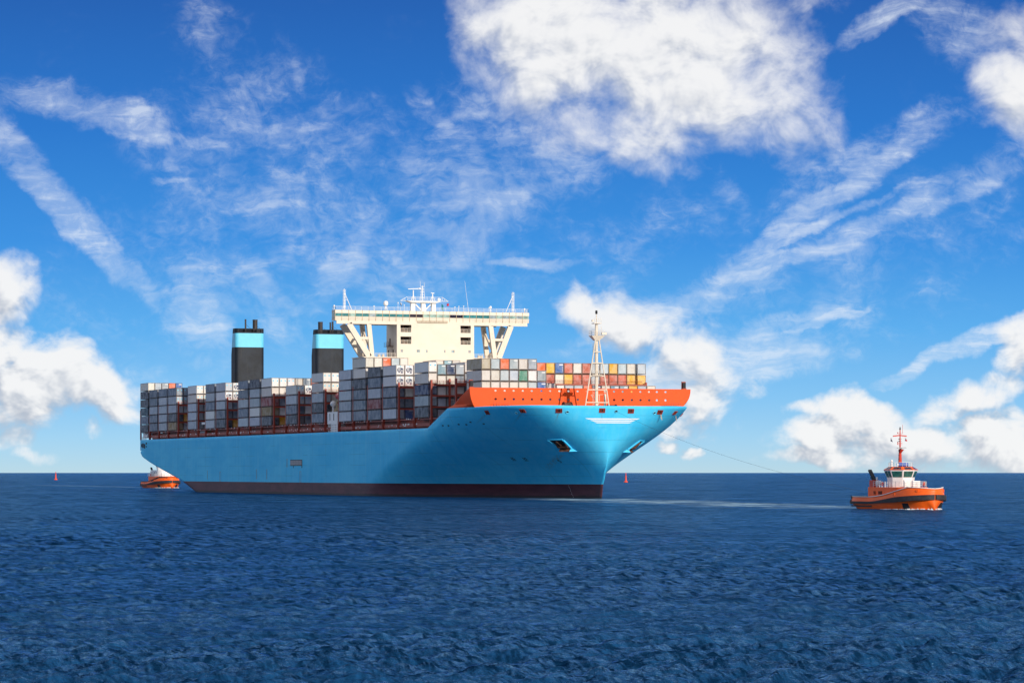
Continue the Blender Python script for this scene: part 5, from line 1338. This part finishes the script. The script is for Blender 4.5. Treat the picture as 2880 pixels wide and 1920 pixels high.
    for i in range(8):
        j = (i + 1) % 8; b0, b1, c0, c1 = [Vector(q) for q in (E1[i], E1[j], E2[i], E2[j])]; nrm = (b1 - b0).cross(c0 - b0).normalized()
        f_ = lambda u, v: b0.lerp(b1, u).lerp(c0.lerp(c1, u), v) + nrm * .02
        m = MB(); m.prism([f_(.14, .15), f_(.86, .15), f_(.84, .85), f_(.16, .85)], nrm * -.03); m.build('skylight', ['glass_dark'], rf)
    m = MB(); rr = [(x, y, zr1) for x, y, z in octo(1.9, 0)]; m.rail(rr + rr[:1], h=.75, r=.035, rails=2, step=1.0); m.build('roof_rail', [WH], rf)
    m = MB(); m.tube((cx + .9, -.9, zr1 + .35), (cx + .9, .9, zr1 + .35), .34, n=10); m.build('tank', ['tank_blue'], rf)
    m = MB(); m.tube((cx - 1.2, -1.2, zr1), (cx - 1.2, -1.2, zr1 + .9), .16, n=6); m.tube((cx - 1.5, -1.6, zr1), (cx - 1.5, -1.6, zr1 + .7), .08, n=6); m.lathe([(.1, 0), (.22, .1), (.22, .3), (.02, .45)], (cx - 1.2, -1.2, zr1 + .85)); m.tube((cx + 1.6, -1.5, zr1), (cx + 1.6, -1.5, zr1 + .3), .05); m.box(cx + 1.4, cx + 1.8, -1.7, -1.3, zr1 + .3, zr1 + .45); m.build('roof_lamp', [WH], rf)
    # mast
    mz = zr1; mx = cx - .3; H = 6.6 if variant == 0 else 5.0
    mc = 'tug_red' if variant == 0 else 'grey'
    m = MB(); m.tube((mx, 0, mz), (mx, 0, mz + .45 * H), .38, .24, n=8); m.tube((mx, 0, mz + .45 * H), (mx, 0, mz + H), .15, .09, n=8)
    m.bar((mx - .1, -1.35, mz + .83 * H), (mx - .1, 0, mz + .85 * H), .18, .2); m.bar((mx - .1, 0, mz + .85 * H), (mx - .1, 1.35, mz + .83 * H), .18, .2)
    m.hexa([(mx, -.1, mz + .36 * H), (mx + .2, -.1, mz + .36 * H), (mx + .2, .1, mz + .36 * H), (mx, .1, mz + .36 * H), (mx, -.35, mz + .47 * H), (mx + .95, -.35, mz + .47 * H), (mx + .95, .35, mz + .47 * H), (mx, .35, mz + .47 * H)])
    for z in (.60, .645, .90): m.bar((mx, -.5, mz + z * H), (mx, .45, mz + z * H), .1, .07); m.box(mx - .06, mx + .06, -.52, -.40, mz + z * H, mz + z * H + .24)
    m.tube((mx + .1, .45, mz + .9 * H), (mx + .1, .45, mz + H + .9), .03, n=4)
    if variant: 
        for e in (-1, 1): m.tube((mx - 1.2, e * 1.0, mz - 2.5), (mx, e * .1, mz + .6 * H), .1, n=6)
    ma = m.build('mast', [mc], root)
    m = MB(); m.bar((mx + .6, -.9, mz + .505 * H), (mx + .6, .9, mz + .515 * H), .2, .14); m.tube((mx + .6, 0, mz + .47 * H), (mx + .6, 0, mz + .5 * H), .14, n=8); m.build('radar', ['grey'], ma)
    m = MB(); m.tube((mx, 0, mz + H), (mx, 0, mz + H + .5), .09, n=6); m.tube((mx, 0, mz + H + .1), (mx, 0, mz + H + .25), .16, n=6)
    for z in (.2, .3, .42, .68, .74): m.box(mx + .2, mx + .4, -.42, -.28, mz + z * H, mz + z * H + .14); m.box(mx - .05, mx + .05, -.36, .36, mz + z * H + .04, mz + z * H + .08)
    m.build('mast_light', ['dark'], ma)
    if variant == 0:
        flag((mx, 1.0, mz + .78 * H), .55, .55, None, .1).build('flag', ['flag_white', 'flag_red'], ma)
        flag((mx, -1.9, mz + .78 * H), .5, .6, None, .2).build('flag', ['flag_white', 'flag_dark'], ma)
    # exhaust casings
    for sg in (-1, 1):
        xf = -6.6 if variant == 0 else -3.4; zf_ = zt if variant == 0 else 4.0
        m = MB(); m.box(xf - .75, xf + .75, sg * 2.3 - .55, sg * 2.3 + .55, zf_, zf_ + 1.25); cs = m.build('exhaust_casing', ['tug_red' if variant == 0 else WH], root)
        m = MB(); m.bar((xf + .5, sg * 2.3, zf_ + 1.0), (xf - 1.7, sg * 2.3, zf_ + 3.05), .34, .62, up=(0, 1, 0)); m.tube((xf + .1, sg * 2.6, zf_ + 1.2), (xf - .9, sg * 2.6, zf_ + 1.75), .07, n=6); m.build('exhaust_pipe', ['dark'], cs)
    # rail round the house top, locker, life-raft, lifebuoy
    m = MB(); y = 2.95 if variant == 0 else 3.4; xr = 3.0 if variant == 0 else 5.0; z_ = zt if variant == 0 else 4.0
    path = [(-5.6, -y, z_), (xr, -y, z_)] + [(xr + 2.6 * math.sin(a), -y * math.cos(a), z_) for a in np.linspace(0, math.pi, 9)[1:-1]] + [(xr, y, z_), (-5.6, y, z_)]
    m.rail(path, h=1.0, r=.04, rails=3, step=1.1)
    for x in (-4.1, -3.2, -2.3, -1.0): m.box(x - .12, x + .12, -y - .03, -y + .05, z_, z_ + 1.02)
    m.build('house_rail', [WH], root)
    m = MB(); m.tube((-5.0, -2.6, z_ + .75), (-5.0, -1.8, z_ + .75), .45, n=12); m.tube((-4.9, -2.6, z_), (-4.9, -2.6, z_ + 1.5), .1, n=6); m.tube((-4.9, -2.55, z_ + 1.55), (-4.9, -2.65, z_ + 1.55), .26, n=10); m.build('life_raft', [WH], root)
    m = MB(); m.box(4.6, 5.3, -.6, .8, z_, z_ + 1.15); m.box(xr + 1.0, xr + 1.4, -1.9, -1.5, z_, z_ + 1.3); m.build('locker', [WH], root)
    for p_ in ((-1.8, -y - .08, z_ + .55), (xr + 2.55, 1.4, z_ + .6)):
        m = MB(); n_ = 12
        for i in range(n_):
            a0_, a1_ = 2 * math.pi * i / n_, 2 * math.pi * (i + 1) / n_
            m.tube((p_[0] + .3 * math.cos(a0_), p_[1], p_[2] + .3 * math.sin(a0_)), (p_[0] + .3 * math.cos(a1_), p_[1], p_[2] + .3 * math.sin(a1_)), .075, n=5)
        m.build('lifebuoy', [OR], root)
    m = MB(); m.tube((6.9, -.9, 2.3), (6.9, .9, 2.3), .6, n=12); m.box(6.2, 7.6, -1.3, -.95, 1.25, 2.7); m.box(6.2, 7.6, .95, 1.3, 1.25, 2.7); m.build('anchor_winch', ['rust'], root)
    m = MB(); m.bar((-8.4, 0, 1.2), (-8.4, 0, 2.5), .6, .5); m.bar((-8.4, 0, 2.4), (-9.0, 0, 2.4), .25, .25); m.build('towing_hook', ['dark'], root)
    if variant == 1:
        for sg in (-1, 1):
            for i in range(18):
                x = 2.0 + 10.0 * i / 18; m = MB(); m.tube((x, sg * b_at(x, sheer(x)) - .12, sheer(x) - .2), (x, sg * b_at(x, sheer(x)) + .12, sheer(x) - .2), .3, n=8); m.build('tyre_fender', ['rubber'], h)
    # broken water at the waterline
    m = MB(); rr_ = random.Random(4 + variant)
    for sg in (-1, 1):
        for i in range(70):
            x = 12.2 - 11.5 * (i / 70) ** 1.1 + rr_.uniform(-.2, .2); hgt_ = .26 * (1 - i / 85) * rr_.uniform(.35, 1.25); wdt = rr_.uniform(.25, .6); y = sg * (wlb(min(x, X1 - 1)) + .12 + rr_.uniform(0, .45) + i * .006)
            c = Vector((x, y, 0)); n_ = 6; ringp = [c + Vector((wdt * 1.2 * math.cos(a), wdt * .7 * math.sin(a), -.12)) for a in np.linspace(0, 6.283, n_, endpoint=False)]
            ap = c + Vector((rr_.uniform(-.2, .2), rr_.uniform(-.1, .1), hgt_))
            for q in range(n_): m.face([ringp[q], ringp[(q + 1) % n_], ap])
    fo = m.build('bow_wave', ['foam'], root, smooth=True); fo['kind'] = 'stuff'
    return root
paint('foam', (.80, .86, .88), .8, .1, 2.0)
TUG = (632.5, -35.1, 0)
make_tug(TUG, R(1.5), 'orange tug with white octagonal wheelhouse towing ahead of the ship', 0)
tug2 = make_tug((-215.7, 29.0, 0), R(4), 'orange tug with white superstructure partly hidden behind the ship stern', 1); tug2.scale = (1.22,) * 3

# tow line from the bow chock to the tug's hook
A = ROPE_A; B = Vector((TUG[0] - 8.8, TUG[1], 2.5))
m = MB(); n_ = 40; prev = None
for i in range(n_ + 1):
    f_ = i / n_; p = A.lerp(B, f_) + Vector((0, 0, -2.2 * 4 * f_ * (1 - f_)))
    if prev is not None: m.tube(prev, p, .022, n=6)
    prev = p
tag(m.build('tow_rope', ['rope'], weld=False), 'dark tow rope stretched from the ship bow to the orange tug', 'rope')

# ------------------------------------------------------------------ channel buoys
def buoy(loc, label, sc_):
    root = thing('channel_buoy', label, 'buoy', loc, 0.3, 'red channel buoys on the horizon'); root.scale = (sc_,) * 3
    m = MB(); m.lathe([(1.2, -.4), (1.75, .05), (1.75, .7), (1.45, 1.0), (.7, 1.15)]); m.build('float', ['buoy'], root)
    m = MB(); m.lathe([(.70, 1.1), (.66, 2.4), (.55, 5.6), (.62, 5.7), (.62, 5.9), (.3, 6.0)], n=12); 
    for z in (2.4, 4.0): m.lathe([(.78, z), (.78, z + .15)], n=12)
    m.build('tower', ['buoy'], root)
    m = MB()
    for a in range(4): m.tube((.5 * math.cos(a * 1.57), .5 * math.sin(a * 1.57), 5.9), (.25 * math.cos(a * 1.57), .25 * math.sin(a * 1.57), 7.2), .07, n=5)
    m.tube((0, 0, 5.9), (0, 0, 7.3), .1, n=6); m.build('cage', ['buoy'], root)
    m = MB(); m.lathe([(.3, 7.2), (.36, 7.3), (.36, 8.3), (.25, 8.5)], n=10); m.build('topmark', ['buoy'], root)
buoy((-886.9, 502.5, 0), 'red channel buoy on the water just right of the ship bow', .75)
buoy((-1753.7, 294.5, 0), 'small distant red channel buoy far left of the ship stern', .85)
